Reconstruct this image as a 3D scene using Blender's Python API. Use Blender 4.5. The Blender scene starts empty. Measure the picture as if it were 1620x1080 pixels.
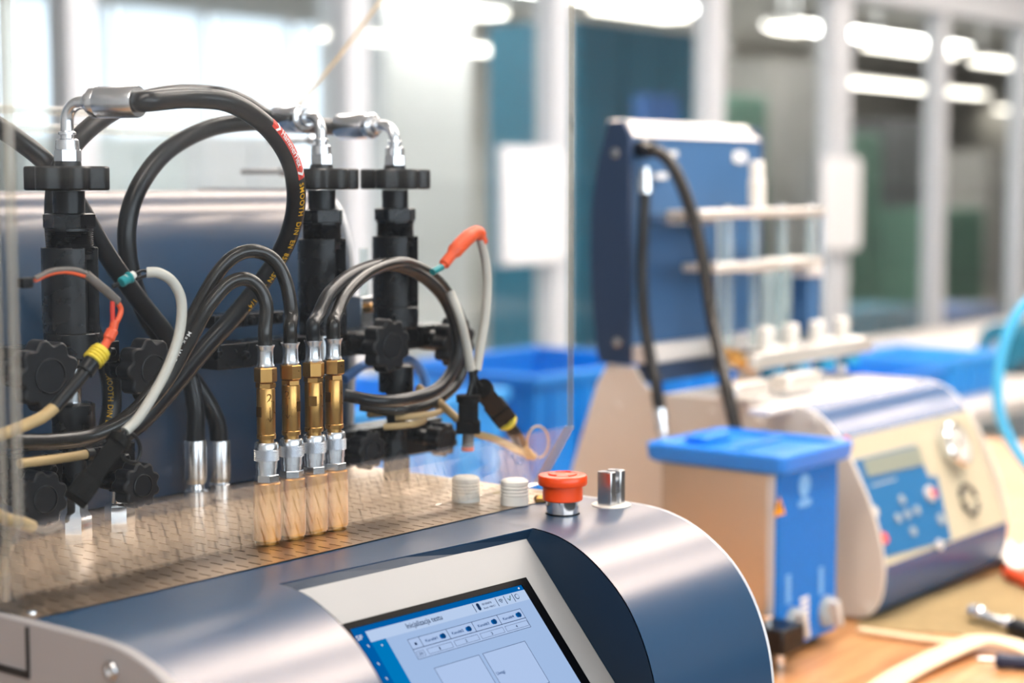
import bpy, bmesh, math, random
from mathutils import Vector, Matrix
random.seed(7)

# ------------------------------------------------------------------ camera, light, exposure
scene = bpy.context.scene
COL = scene.collection
FPX = 2800.0                                   # focal length in pixels of the 1620x1080 frame
PITCH = math.atan(250 / FPX)
TH = math.radians(38.3)
CAMZ = 1.31
FH = Vector((math.cos(TH), math.sin(TH), 0)); RT = Vector((math.sin(TH), -math.cos(TH), 0)); UPZ = Vector((0, 0, 1))
FWD = FH * math.cos(PITCH) - UPZ * math.sin(PITCH)
UPV = FH * math.sin(PITCH) + UPZ * math.cos(PITCH)
CPOS = Vector((0, 0, CAMZ))

cam = bpy.data.cameras.new('camera')
cam.sensor_width = 36.0
cam.lens = FPX / 1620 * 36
cam.clip_start = 0.05
cam.clip_end = 200
cam.dof.use_dof = True
cam.dof.focus_distance = 1.33
cam.dof.aperture_fstop = 3.7
camo = bpy.data.objects.new('camera', cam)
COL.objects.link(camo)
camo.matrix_world = Matrix.Translation(CPOS) @ Matrix((RT, UPV, -FWD)).transposed().to_4x4()
scene.camera = camo

vs = scene.view_settings
vs.view_transform = 'Standard'; vs.look = 'None'; vs.gamma = 1.0; vs.use_curve_mapping = False
vs.exposure = 0.66
scene.cycles.transparent_max_bounces = 40
scene.cycles.max_bounces = 10
scene.cycles.caustics_reflective = False
scene.cycles.caustics_refractive = False
scene.cycles.sample_clamp_indirect = 6.0

world = bpy.data.worlds.new('overcast_sky'); scene.world = world
world.use_nodes = True
bg = world.node_tree.nodes['Background']
bg.inputs[0].default_value = (0.86, 0.94, 1.0, 1); bg.inputs[1].default_value = 3.6

def portal(loc, sx, sy, rot):
    l = bpy.data.lights.new('window_portal', 'AREA'); l.shape = 'RECTANGLE'; l.size = sx; l.size_y = sy
    l.cycles.is_portal = True
    o = bpy.data.objects.new('window_portal', l); COL.objects.link(o); o.location = loc; o.rotation_euler = rot
portal((0.1, -3.25, 1.87), 6.2, 1.75, (-math.pi / 2, 0, 0))      # long window band behind the camera
portal((8.5, 11.05, 1.85), 7.0, 1.7, (math.pi / 2, 0, 0))        # windows of the hall beyond the partition
LAMP_WARM = (1.0, 0.89, 0.79)

# ------------------------------------------------------------------ geometry helpers
def ray(x, y): return FWD + RT * ((x - 810) / FPX) + UPV * ((540 - y) / FPX)
def at(x, y, X=None, Y=None, Z=None, d=None):
    r = ray(x, y)
    if d is not None: t = d
    elif X is not None: t = (X - CPOS.x) / r.x
    elif Y is not None: t = (Y - CPOS.y) / r.y
    else: t = (Z - CPOS.z) / r.z
    return CPOS + r * t

def lin(c):
    c = c / 255.0
    return c / 12.92 if c <= 0.04045 else ((c + 0.055) / 1.055) ** 2.4
def rgb(r, g, b): return (lin(r), lin(g), lin(b), 1)

class MB:
    def __init__(s): s.v = []; s.f = []
    def add(s, vs, fs):
        o = len(s.v); s.v += [Vector(p) for p in vs]; s.f += [[i + o for i in f] for f in fs]; return s
    def box(s, c, sz, ax=None):
        c = Vector(c); ax = ax or (Vector((1, 0, 0)), Vector((0, 1, 0)), Vector((0, 0, 1)))
        h = [a * (k / 2) for a, k in zip(ax, sz)]
        vs = [c + h[0] * i + h[1] * j + h[2] * k for k in (-1, 1) for j in (-1, 1) for i in (-1, 1)]
        return s.add(vs, [(0, 2, 3, 1), (4, 5, 7, 6), (0, 1, 5, 4), (2, 6, 7, 3), (0, 4, 6, 2), (1, 3, 7, 5)])
    def b2(s, a, b):
        a = Vector(a); b = Vector(b)
        return s.box((a + b) / 2, (abs(b.x - a.x), abs(b.y - a.y), abs(b.z - a.z)))
    def lathe(s, o, ax, prof, seg=32, ph=0.0):
        o = Vector(o); ax = Vector(ax).normalized()
        t = Vector((0, 0, 1)) if abs(ax.z) < .9 else Vector((1, 0, 0))
        e1 = ax.cross(t).normalized(); e2 = ax.cross(e1)
        if abs(ax.z) > .9: e1, e2 = Vector((1, 0, 0)), Vector((0, 1, 0))
        vs = []; fs = []
        for (r, h) in prof:
            for k in range(seg):
                a = 2 * math.pi * k / seg + ph
                vs.append(o + ax * h + (e1 * math.cos(a) + e2 * math.sin(a)) * max(r, 1e-5))
        for i in range(len(prof) - 1):
            for k in range(seg):
                fs.append((i * seg + k, i * seg + (k + 1) % seg, (i + 1) * seg + (k + 1) % seg, (i + 1) * seg + k))
        fs.append(tuple(reversed(range(seg)))); n = (len(prof) - 1) * seg
        fs.append(tuple(n + k for k in range(seg)))
        return s.add(vs, fs)
    def cyl(s, p0, p1, r0, r1=None, seg=24, ph=0.0):
        p0 = Vector(p0); p1 = Vector(p1); r1 = r0 if r1 is None else r1
        return s.lathe(p0, p1 - p0, [(r0, 0), (r1, (p1 - p0).length)], seg, ph)
    def prism(s, pts, ext):
        ext = Vector(ext); n = len(pts); pts = [Vector(p) for p in pts]
        vs = pts + [p + ext for p in pts]
        fs = [tuple(range(n)), tuple(reversed(range(n, 2 * n)))]
        fs += [(i, n + i, n + (i + 1) % n, (i + 1) % n) for i in range(n)]
        return s.add(vs, fs)
    def tube(s, pts, r, seg=14):
        pts = [Vector(p) for p in pts]; n = len(pts)
        fr = frames(pts); vs = []; fs = []
        for i in range(n):
            t, a, b = fr[i]; rr = r[i] if isinstance(r, (list, tuple)) else r
            for k in range(seg):
                q = 2 * math.pi * k / seg
                vs.append(pts[i] + (a * math.cos(q) + b * math.sin(q)) * rr)
        for i in range(n - 1):
            for k in range(seg):
                fs.append((i * seg + k, i * seg + (k + 1) % seg, (i + 1) * seg + (k + 1) % seg, (i + 1) * seg + k))
        fs.append(tuple(reversed(range(seg)))); fs.append(tuple((n - 1) * seg + k for k in range(seg)))
        return s.add(vs, fs)
    def build(s, name, mat, parent=None, bevel=0, sharp=32, flat=False):
        o0 = org(parent) if parent else Vector((0, 0, 0))
        me = bpy.data.meshes.new(name)
        me.from_pydata([tuple(p - o0) for p in s.v], [], s.f)
        bm = bmesh.new(); bm.from_mesh(me); bmesh.ops.recalc_face_normals(bm, faces=bm.faces); bm.to_mesh(me); bm.free()
        me.materials.append(MAT[mat] if isinstance(mat, str) else mat)
        if not flat:
            me.polygons.foreach_set('use_smooth', [True] * len(me.polygons)); me.set_sharp_from_angle(angle=math.radians(sharp))
        o = bpy.data.objects.new(name, me); COL.objects.link(o)
        if parent: o.parent = parent
        if bevel:
            m = o.modifiers.new('edge', 'BEVEL'); m.width = bevel; m.segments = 2; m.limit_method = 'ANGLE'; m.angle_limit = math.radians(40)
        return o
    def solo(s, name, mat, base, **k):
        """a thing that is one mesh, with its origin at base"""
        b = Vector(base); s.v = [p - b for p in s.v]
        o = s.build(name, mat, None, **k); o.location = b
        return o

def org(o):
    p = Vector((0, 0, 0))
    while o: p += o.location; o = o.parent
    return p

def frames(pts):
    n = len(pts); T = []
    for i in range(n): T.append((pts[min(i + 1, n - 1)] - pts[max(i - 1, 0)]).normalized())
    u = Vector((0, 0, 1)) if abs(T[0].z) < .9 else Vector((1, 0, 0))
    a = (u - T[0] * u.dot(T[0])).normalized(); out = []
    for t in T:
        a = (a - t * a.dot(t)).normalized(); out.append((t, a, t.cross(a)))
    return out

def crom(P, k=9):
    P = [Vector(p) for p in P]
    Q = [P[0] * 2 - P[1]] + P + [P[-1] * 2 - P[-2]]; out = []
    for i in range(1, len(Q) - 2):
        p0, p1, p2, p3 = Q[i - 1:i + 3]
        for j in range(k):
            t = j / k
            out.append(0.5 * ((2 * p1) + (p2 - p0) * t + (2 * p0 - 5 * p1 + 4 * p2 - p3) * t * t + (3 * p1 - p0 - 3 * p2 + p3) * t ** 3))
    out.append(P[-1]); return out
def path(L, k=9): return crom([at(x, y, Y=Y) for x, y, Y in L], k)

def tag(o, label=None, cat=None, group=None, kind=None):
    if label: o['label'] = label
    if cat: o['category'] = cat
    if group: o['group'] = group
    if kind: o['kind'] = kind
    return o
def thing(name, loc, label, cat, group=None):
    o = bpy.data.objects.new(name, None); COL.objects.link(o); o.location = Vector(loc); o.empty_display_size = .02
    return tag(o, label, cat, group)
def tpath(x): return x

def star(c, ax, r, depth, lobes=8, amp=.09, seg=64, e1=None):
    """outline points of a lobed hand knob, and the extrusion vector"""
    ax = Vector(ax).normalized(); t = Vector((0, 0, 1)) if abs(ax.z) < .9 else Vector((1, 0, 0))
    a = ax.cross(t).normalized(); b = ax.cross(a); P = []
    for k in range(seg):
        q = 2 * math.pi * k / seg
        rr = r * (1 - amp * (0.5 - 0.5 * math.cos(lobes * q)) ** 1.5 * 1.6)
        P.append(Vector(c) + (a * math.cos(q) + b * math.sin(q)) * rr)
    return P, ax * depth

def text_geo(s, size=1.0, spacing=1.0):
    cu = bpy.data.curves.new('t', 'FONT'); cu.body = s; cu.size = size; cu.space_character = spacing; cu.resolution_u = 3; cu.offset = .012
    o = bpy.data.objects.new('t', cu); COL.objects.link(o)
    dg = bpy.context.evaluated_depsgraph_get(); me = o.evaluated_get(dg).to_mesh()
    bm = bmesh.new(); bm.from_mesh(me); bmesh.ops.triangulate(bm, faces=bm.faces)
    o.evaluated_get(dg).to_mesh_clear()
    COL.objects.unlink(o); bpy.data.objects.remove(o); bpy.data.curves.remove(cu)
    V = [(v.co.x, v.co.y) for v in bm.verts]; bm.verts.index_update(); Fc = [[v.index for v in f.verts] for f in bm.faces]
    bm.free(); return V, Fc
def text_on(s, o, ex, ey, h, w=None, spacing=1.0):
    """flat lettering: o lower-left corner, ex/ey unit axes, h = cap height, w = fitted width"""
    V, Fc = text_geo(s, 1.0, spacing)
    x0 = min(p[0] for p in V); x1 = max(p[0] for p in V); sy = h / .73
    sx = w / (x1 - x0) if w else sy
    return MB().add([Vector(o) + Vector(ex) * ((x - x0) * sx) + Vector(ey) * (y * sy) for x, y in V], Fc)

# ------------------------------------------------------------------ materials
MAT = {}
def mk(name, col, rough=.5, metal=0.0, coat=0.0, coatr=.1, bump=0.0, bscale=400, var=0.0, vscale=30, brushed=None, emit=None, estr=1.0, spec=.5, rvar=0.0):
    m = bpy.data.materials.new(name); m.use_nodes = True; nt = m.node_tree; N = nt.nodes; L = nt.links
    b = N['Principled BSDF']
    b.inputs['Base Color'].default_value = col; b.inputs['Roughness'].default_value = rough; b.inputs['Metallic'].default_value = metal
    b.inputs['Coat Weight'].default_value = coat; b.inputs['Coat Roughness'].default_value = coatr
    b.inputs['Specular IOR Level'].default_value = spec
    tc = N.new('ShaderNodeTexCoord')
    if var or rvar:
        nz = N.new('ShaderNodeTexNoise'); nz.inputs['Scale'].default_value = vscale; nz.inputs['Detail'].default_value = 5
        L.new(tc.outputs['Object'], nz.inputs['Vector'])
        if var:
            mx = N.new('ShaderNodeMix'); mx.data_type = 'RGBA'
            mx.inputs[6].default_value = tuple(c * (1 - var) for c in col[:3]) + (1,)
            mx.inputs[7].default_value = tuple(min(1, c * (1 + var)) for c in col[:3]) + (1,)
            L.new(nz.outputs['Fac'], mx.inputs[0]); L.new(mx.outputs[2], b.inputs['Base Color'])
        if rvar:
            mr = N.new('ShaderNodeMapRange'); mr.inputs[1].default_value = .3; mr.inputs[2].default_value = .7
            mr.inputs[3].default_value = max(.02, rough - rvar); mr.inputs[4].default_value = rough + rvar
            L.new(nz.outputs['Fac'], mr.inputs[0]); L.new(mr.outputs[0], b.inputs['Roughness'])
    if bump or brushed:
        n2 = N.new('ShaderNodeTexNoise'); n2.inputs['Scale'].default_value = bscale; n2.inputs['Detail'].default_value = 3
        if brushed:
            mp = N.new('ShaderNodeMapping'); mp.inputs['Scale'].default_value = brushed
            L.new(tc.outputs['Object'], mp.inputs[0]); L.new(mp.outputs[0], n2.inputs['Vector'])
        else: L.new(tc.outputs['Object'], n2.inputs['Vector'])
        bp = N.new('ShaderNodeBump'); bp.inputs['Strength'].default_value = bump or .05; bp.inputs['Distance'].default_value = .0006
        L.new(n2.outputs['Fac'], bp.inputs['Height']); L.new(bp.outputs[0], b.inputs['Normal'])
    if emit:
        b.inputs['Emission Color'].default_value = emit; b.inputs['Emission Strength'].default_value = estr
    MAT[name] = m; return m

def mk_clear(name, tint=(.97, .98, .985), haze=.03, hcol=(.9, .92, .95), rough=.015, f0=.04, scr=0.0):
    """clear sheet: transmits straight through, reflects by angle, a little diffuse mix for dust and painted veil"""
    m = bpy.data.materials.new(name); m.use_nodes = True; nt = m.node_tree; N = nt.nodes; L = nt.links
    N.remove(N['Principled BSDF']); out = N['Material Output']
    tr = N.new('ShaderNodeBsdfTransparent'); tr.inputs[0].default_value = (*tint, 1)
    gl = N.new('ShaderNodeBsdfGlossy'); gl.inputs['Roughness'].default_value = rough
    df = N.new('ShaderNodeBsdfDiffuse'); df.inputs[0].default_value = (*hcol, 1)
    lw = N.new('ShaderNodeLayerWeight'); lw.inputs[0].default_value = .5
    pw = N.new('ShaderNodeMath'); pw.operation = 'POWER'; pw.inputs[1].default_value = 5.0
    L.new(lw.outputs['Facing'], pw.inputs[0])
    ma = N.new('ShaderNodeMath'); ma.operation = 'MULTIPLY_ADD'; ma.inputs[1].default_value = 1 - f0; ma.inputs[2].default_value = f0
    L.new(pw.outputs[0], ma.inputs[0])
    m1 = N.new('ShaderNodeMixShader'); L.new(ma.outputs[0], m1.inputs[0]); L.new(tr.outputs[0], m1.inputs[1]); L.new(gl.outputs[0], m1.inputs[2])
    m2 = N.new('ShaderNodeMixShader'); m2.inputs[0].default_value = haze
    if scr:
        tc = N.new('ShaderNodeTexCoord'); nz = N.new('ShaderNodeTexNoise'); nz.inputs['Scale'].default_value = 9; nz.inputs['Detail'].default_value = 6
        L.new(tc.outputs['Object'], nz.inputs['Vector'])
        n3 = N.new('ShaderNodeTexNoise'); n3.inputs['Scale'].default_value = 700; n3.inputs['Detail'].default_value = 1
        L.new(tc.outputs['Object'], n3.inputs['Vector'])
        g = N.new('ShaderNodeMath'); g.operation = 'GREATER_THAN'; g.inputs[1].default_value = .735; L.new(n3.outputs['Fac'], g.inputs[0])
        a = N.new('ShaderNodeMath'); a.operation = 'MULTIPLY'; a.inputs[1].default_value = haze * 2; L.new(nz.outputs['Fac'], a.inputs[0])
        c = N.new('ShaderNodeMath'); c.operation = 'MULTIPLY_ADD'; c.inputs[1].default_value = scr; L.new(g.outputs[0], c.inputs[0]); L.new(a.outputs[0], c.inputs[2])
        L.new(c.outputs[0], m2.inputs[0])
    L.new(m1.outputs[0], m2.inputs[1]); L.new(df.outputs[0], m2.inputs[2]); L.new(m2.outputs[0], out.inputs[0])
    MAT[name] = m; return m

def mk_shell(name, col, gcol, rough, f0, top=.55):
    """satin metallic paint: blue body under a broad neutral sheen"""
    m = bpy.data.materials.new(name); m.use_nodes = True; nt = m.node_tree; N = nt.nodes; L = nt.links
    N.remove(N['Principled BSDF']); out = N['Material Output']
    df = N.new('ShaderNodeBsdfDiffuse'); df.inputs[0].default_value = col
    gl = N.new('ShaderNodeBsdfGlossy'); gl.inputs[0].default_value = gcol; gl.inputs['Roughness'].default_value = rough
    tc = N.new('ShaderNodeTexCoord'); nz = N.new('ShaderNodeTexNoise'); nz.inputs['Scale'].default_value = 1600; nz.inputs['Detail'].default_value = 2
    L.new(tc.outputs['Object'], nz.inputs['Vector']); bp = N.new('ShaderNodeBump'); bp.inputs['Strength'].default_value = .03; bp.inputs['Distance'].default_value = .0005
    L.new(nz.outputs['Fac'], bp.inputs['Height']); L.new(bp.outputs[0], gl.inputs['Normal'])
    n2 = N.new('ShaderNodeTexNoise'); n2.inputs['Scale'].default_value = 18; n2.inputs['Detail'].default_value = 6; L.new(tc.outputs['Object'], n2.inputs['Vector'])
    mr = N.new('ShaderNodeMapRange'); mr.inputs[1].default_value = .3; mr.inputs[2].default_value = .7; mr.inputs[3].default_value = rough - .012; mr.inputs[4].default_value = rough + .015
    L.new(n2.outputs['Fac'], mr.inputs[0]); L.new(mr.outputs[0], gl.inputs['Roughness'])
    lw = N.new('ShaderNodeLayerWeight'); lw.inputs[0].default_value = .5
    pw = N.new('ShaderNodeMath'); pw.operation = 'POWER'; pw.inputs[1].default_value = 4.0; L.new(lw.outputs['Facing'], pw.inputs[0])
    ma = N.new('ShaderNodeMath'); ma.operation = 'MULTIPLY_ADD'; ma.inputs[1].default_value = top - f0; ma.inputs[2].default_value = f0; L.new(pw.outputs[0], ma.inputs[0])
    mx = N.new('ShaderNodeMixShader'); L.new(ma.outputs[0], mx.inputs[0]); L.new(df.outputs[0], mx.inputs[1]); L.new(gl.outputs[0], mx.inputs[2]); L.new(mx.outputs[0], out.inputs[0])
    MAT[name] = m
mk_shell('navy_shell', rgb(18, 64, 98), (.95, .85, .78, 1), .31, .125)
mk_shell('navy_shell_light', rgb(38, 82, 128), (.95, .88, .82, 1), .25, .12, .3)
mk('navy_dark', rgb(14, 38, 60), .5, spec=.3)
mk('grey_paint', rgb(150, 147, 148), .5, .1, bump=.08, bscale=1500, var=.03)
mk('edge_white', rgb(200, 202, 206), .4, .2)
mk('bezel', rgb(154, 153, 152), .45, .0, bump=.1, bscale=1400, var=.02)
mk('black_gloss', rgb(5, 6, 9), .3, spec=.08)
mk('black_plastic', rgb(9, 11, 15), .36, spec=.35)
mk('black_steel', rgb(14, 17, 22), .28, .15, rvar=.04, vscale=60, var=.1, spec=.4)
mk('black_matte', rgb(20, 21, 24), .6)
mk('knob_black', rgb(18, 20, 25), .42, spec=.35)
mk('rubber', rgb(22, 24, 28), .32, var=.1, vscale=60, spec=.42)
mk('rubber_brown', rgb(34, 32, 30), .27, var=.1, vscale=60)
mk('perf_steel', rgb(198, 178, 156), .36, 1.0, rvar=.06, vscale=25)  # steel tinted tan: a warm reflection put into its colour
mk('steel', rgb(205, 207, 210), .24, 1.0)
mk('chrome', rgb(225, 228, 232), .1, 1.0)
mk('zinc', rgb(232, 234, 238), .26, 1.0)
mk('brass', rgb(190, 146, 86), .3, 1.0, rvar=.03, vscale=400)
mk('brass_dark', rgb(120, 88, 46), .4, 1.0)
mk('brass_satin', rgb(194, 136, 64), .3, 1.0)
mk('red_plastic', rgb(232, 72, 20), .32, bump=.02)
mk('orange', rgb(232, 88, 44), .45)
mk('orange_wire', rgb(240, 96, 48), .4)
mk('yellow', rgb(232, 206, 60), .45)
mk('yellow_print', rgb(236, 178, 30), .6)
mk('red_print', rgb(214, 52, 34), .5)
mk('white_print', rgb(236, 236, 236), .5)
mk('teal', rgb(20, 138, 144), .4)
mk('cable_white', rgb(196, 192, 182), .45, var=.05)
mk('cable_tan', rgb(190, 160, 112), .5, var=.12)
mk('cable_grey', rgb(112, 104, 98), .5)
mk('cable_blue', rgb(70, 130, 205), .4)
mk('white_plastic', rgb(226, 222, 214), .5)
mk('beige_paint', rgb(214, 207, 198), .5, var=.02)
mk('cream_panel', rgb(190, 181, 156), .5)
mk('keypad_blue', rgb(34, 104, 156), .45)
mk('lcd', rgb(140, 146, 134), .3)
mk('key_grey', rgb(156, 166, 170), .5)
mk('key_red', rgb(226, 84, 70), .5)
mk('key_white', rgb(206, 202, 194), .5)
mk('panel_red', rgb(150, 40, 48), .5)
mk('blue_plastic', rgb(0, 112, 200), .42, var=.06, spec=.3)
mk('blue_lid', rgb(24, 126, 226), .32)
mk('blue_print', rgb(128, 186, 236), .5)
mk('blue_crate', rgb(0, 118, 205), .5, var=.1)
mk('blue_crate_light', rgb(56, 156, 232), .5, var=.1)
mk('air_hose', rgb(70, 176, 226), .4)
mk('cleaner_steel', rgb(206, 194, 178), .34, .95, brushed=(6, 6, 400), bump=.04, bscale=1)
mk('tower_blue', rgb(66, 106, 150), .42, .1, bump=.05, bscale=900)
mk('tower_side', rgb(36, 58, 88), .5, .1)
mk('silver', rgb(238, 232, 224), .3, .6)
mk('alu_white', rgb(238, 233, 229), .3, .25)
mk('rubber_ring_teal', rgb(20, 140, 186), .45)
mk('cloth', rgb(156, 134, 94), .9, var=.25, vscale=60, bump=.8, bscale=220)
mk('leather_strip', rgb(238, 214, 178), .7, var=.08)
mk('paper', rgb(240, 234, 226), .7)
mk('navy_handle', rgb(24, 36, 66), .4)
mk('frame_grey', rgb(204, 208, 215), .45)
mk('white_paint', rgb(240, 242, 246), .5)
mk('wall_paint', rgb(226, 227, 228), .8, var=.03, vscale=3)
mk('grey_wall', rgb(186, 184, 178), .8, var=.06, vscale=2)
mk('ceiling_white', rgb(226, 226, 224), .9)
mk('floor_grey', rgb(140, 138, 134), .35, var=.08, vscale=4)
mk('hall_teal', rgb(16, 108, 136), .6, var=.15, vscale=6)
mk('hall_green', rgb(92, 128, 112), .6, var=.2, vscale=5)
mk('hall_blue', rgb(44, 100, 168), .6)
mk('hall_grey', rgb(150, 148, 144), .6, var=.1, vscale=4)
mk('hall_dark', rgb(74, 76, 78), .6, var=.1, vscale=4)
mk('hall_white', rgb(216, 226, 228), .6)
mk('desk_white', rgb(214, 206, 200), .5)
bl = bpy.data.materials.new('window_diffuser_sheet'); bl.use_nodes = True; bl.node_tree.nodes.remove(bl.node_tree.nodes['Principled BSDF'])  # translucent material of the sheets added over the hall windows
tl = bl.node_tree.nodes.new('ShaderNodeBsdfTranslucent'); tl.inputs[0].default_value = (.66, .68, .70, 1)
bl.node_tree.links.new(tl.outputs[0], bl.node_tree.nodes['Material Output'].inputs[0]); MAT['window_diffuser_sheet'] = bl
mk('lamp_body', rgb(230, 230, 228), .5)
mk('lamp_glow', rgb(255, 240, 220), .5, emit=(1.0, .92, .80, 1), estr=5)
mk('lamp_hall_fill', rgb(255, 244, 228), .5, emit=(1.0, .95, .88, 1), estr=13)  # glow of the fill lamps added in the hall
mk('lamp_near', rgb(255, 236, 214), .5, emit=(*LAMP_WARM, 1), estr=11)
# display colours: a screen gives off its own light
def mk_screen(name, c, s=.52): mk(name, (c[0] * .02, c[1] * .02, c[2] * .02, 1), .3, emit=c, estr=s, spec=0.0)
mk_screen('scr_page', rgb(172, 200, 242)); mk_screen('scr_head', rgb(196, 218, 252)); mk_screen('scr_dark', rgb(0, 100, 178)); mk_screen('scr_side', rgb(0, 128, 200))
mk_screen('scr_cell', rgb(186, 210, 250)); mk_screen('scr_ink', rgb(24, 52, 92)); mk_screen('scr_blue_ink', rgb(10, 70, 130)); mk_screen('scr_white', rgb(236, 244, 255)); mk_screen('scr_green', rgb(14, 96, 70))
mk_clear('acrylic', haze=.0035, scr=.06)
mk_clear('acrylic_lip', haze=.006, f0=.085, hcol=(.9, .86, .8))
mk_clear('acrylic_edge', tint=(.93, .9, .84), haze=.10, hcol=(.86, .82, .76), rough=.06, f0=.14)
mk_clear('window_glass', tint=(.95, .97, .975), haze=.009)  # haze here is a milky veil painted in to lift the hall's darks
mk_clear('tube_glass', tint=(.9, .95, .95), haze=.2, hcol=(.8, .9, .9), rough=.05, f0=.08)

def wood_mat():
    m = mk('wood_top', rgb(214, 160, 104), .38); nt = m.node_tree; N = nt.nodes; L = nt.links; b = N['Principled BSDF']
    tc = N.new('ShaderNodeTexCoord'); mp = N.new('ShaderNodeMapping'); mp.inputs['Scale'].default_value = (1.5, 14, 4)
    nz = N.new('ShaderNodeTexNoise'); nz.inputs['Scale'].default_value = 4; nz.inputs['Detail'].default_value = 8; nz.inputs['Distortion'].default_value = .8
    cr = N.new('ShaderNodeValToRGB'); cr.color_ramp.elements[0].color = rgb(172, 114, 66); cr.color_ramp.elements[1].color = rgb(210, 158, 106)
    cr.color_ramp.elements[0].position = .3; cr.color_ramp.elements[1].position = .7
    L.new(tc.outputs['Object'], mp.inputs[0]); L.new(mp.outputs[0], nz.inputs['Vector']); L.new(nz.outputs['Fac'], cr.inputs[0]); L.new(cr.outputs[0], b.inputs['Base Color'])
wood_mat()

# ------------------------------------------------------------------ the setting
ZT = 0.75        # worktop height
Z0 = 1.043       # top of the near test bench
YP = 4.2         # glass partition
def struct(mb, name, mat, parent=None, **k):
    o = mb.build(name, mat, parent, **k)
    if not parent: o['kind'] = 'structure'
    return o
struct(MB().b2((-3, -3.4, -.1), (30, 11.2, 0)), 'floor', 'floor_grey')
struct(MB().b2((-3, -3.4, 2.95), (30, 11.2, 3.05)), 'ceiling', 'ceiling_white')
struct(MB().b2((-3.1, -3.4, 0), (-3, 11.2, 2.95)), 'wall_left', 'wall_paint')
struct(MB().b2((30, -3.4, 0), (30.1, 11.2, 2.95)), 'wall_right', 'grey_wall')
wf = MB().b2((-3, -3.4, 0), (30, -3.2, 1.0)); 
struct(wf, 'wall_front', 'hall_dark')  # unseen wall coloured dark low down to weaken reflections in the cover
h = MB().b2((-3, -3.4, 2.75), (30, -3.2, 2.95)).build('wall_header', 'wall_paint', bpy.data.objects['wall_front'])
MB().b2((3.2, -3.4, 1.0), (30, -3.2, 1.32)).build('wall_panel', 'hall_dark', bpy.data.objects['wall_front'])  # dark band continued on the unseen wall, keeps the cover's blacks deep
MB().b2((3.2, -3.4, 1.32), (30, -3.2, 2.75)).build('wall_panel', 'wall_paint', bpy.data.objects['wall_front'])
for k in range(3):
    x = -3 + k * 3.0
    MB().b2((x - .05, -3.36, 1.0), (x + .05, -3.24, 2.75)).build('window_post', 'frame_grey', bpy.data.objects['wall_front'])
wb = struct(MB().b2((-3, 11.1, 0), (30, 11.3, 1.0)), 'wall_back', 'grey_wall')
MB().b2((-3, 11.1, 2.7), (30, 11.3, 2.95)).build('wall_header', 'grey_wall', wb)
MB().b2((12.0, 11.1, 1.0), (30, 11.3, 2.7)).build('wall_panel', 'grey_wall', wb)
MB().b2((-3, 11.1, 1.0), (5.0, 11.3, 2.7)).build('wall_panel', 'grey_wall', wb)
for k in range(7):
    x = 5.0 + k * 1.0
    MB().b2((x - .05, 11.12, 1.0), (x + .05, 11.28, 2.7)).build('window_post', 'white_paint', wb)
    MB().b2((x + .055, 11.10, 1.0), (x + .945, 11.104, 2.7)).build('added_window_diffuser', 'window_diffuser_sheet', wb)  # added translucent sheet, softens the bright window shapes

# glass partition along X: mullions, header, sill, panes
part = tag(bpy.data.objects.new('window_1', None), kind='structure'); COL.objects.link(part); part.location = (0, YP, 0)
PW = .2745 * YP
MX = [1.6014 * YP + PW * k for k in range(-7, 9)]
for i, x in enumerate(MX):
    w = .085 if i == 8 else .05
    MB().b2((x - w, YP - .05, .1), (x + w, YP + .05, 2.24)).build('mullion', 'frame_grey', part, bevel=.006)
    if i < len(MX) - 1:
        MB().b2((x + .05, YP - .006, .12), (x + PW - .05, YP + .006, 2.22)).build('pane', 'window_glass', part)
MB().b2((MX[0] - .1, YP - .07, 2.22), (MX[-1] + .1, YP + .07, 2.95)).build('header_panel', 'frame_grey', part)
MB().b2((MX[0] - .1, YP - .06, 0), (MX[-1] + .1, YP + .06, .12)).build('sill', 'frame_grey', part)

# room lamps (ours): long linear lamps under the ceiling
def batten(x0, x1, y, z, w, label, mat='lamp_near'):
    t = thing('ceiling_lamp', ((x0 + x1) / 2, y, z), label, 'lamp', 'linear lamps')
    MB().b2((x0, y - w / 2, z + .02), (x1, y + w / 2, z + .07)).build('housing', 'lamp_body', t, bevel=.008)
    MB().b2((x0 + .03, y - w / 2 + .02, z), (x1 - .03, y + w / 2 - .02, z + .02)).build('diffuser', mat, t, bevel=.006)
    for x in (x0 + .3, x1 - .3):
        MB().cyl((x, y, z + .07), (x, y, 2.95), .006, seg=8).build('hanger_rod', 'steel', t)
batten(1.5, 4.0, .35, 2.55, .34, 'long warm linear lamp hanging above the near test bench')
batten(1.5, 4.0, 1.1, 2.55, .40, 'long warm linear lamp hanging above the rear of the worktop')
batten(4.6, 7.1, .55, 2.55, .34, 'long warm linear lamp hanging beyond the end of the worktop')
batten(1.5, 4.0, 2.4, 2.55, .3, 'warm linear lamp hanging above the table of blue crates')
batten(4.6, 7.1, 2.4, 2.55, .3, 'warm linear lamp hanging in front of the glass partition')
batten(-1.4, .8, .55, 2.55, .34, 'warm linear lamp hanging behind the photographer')

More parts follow.
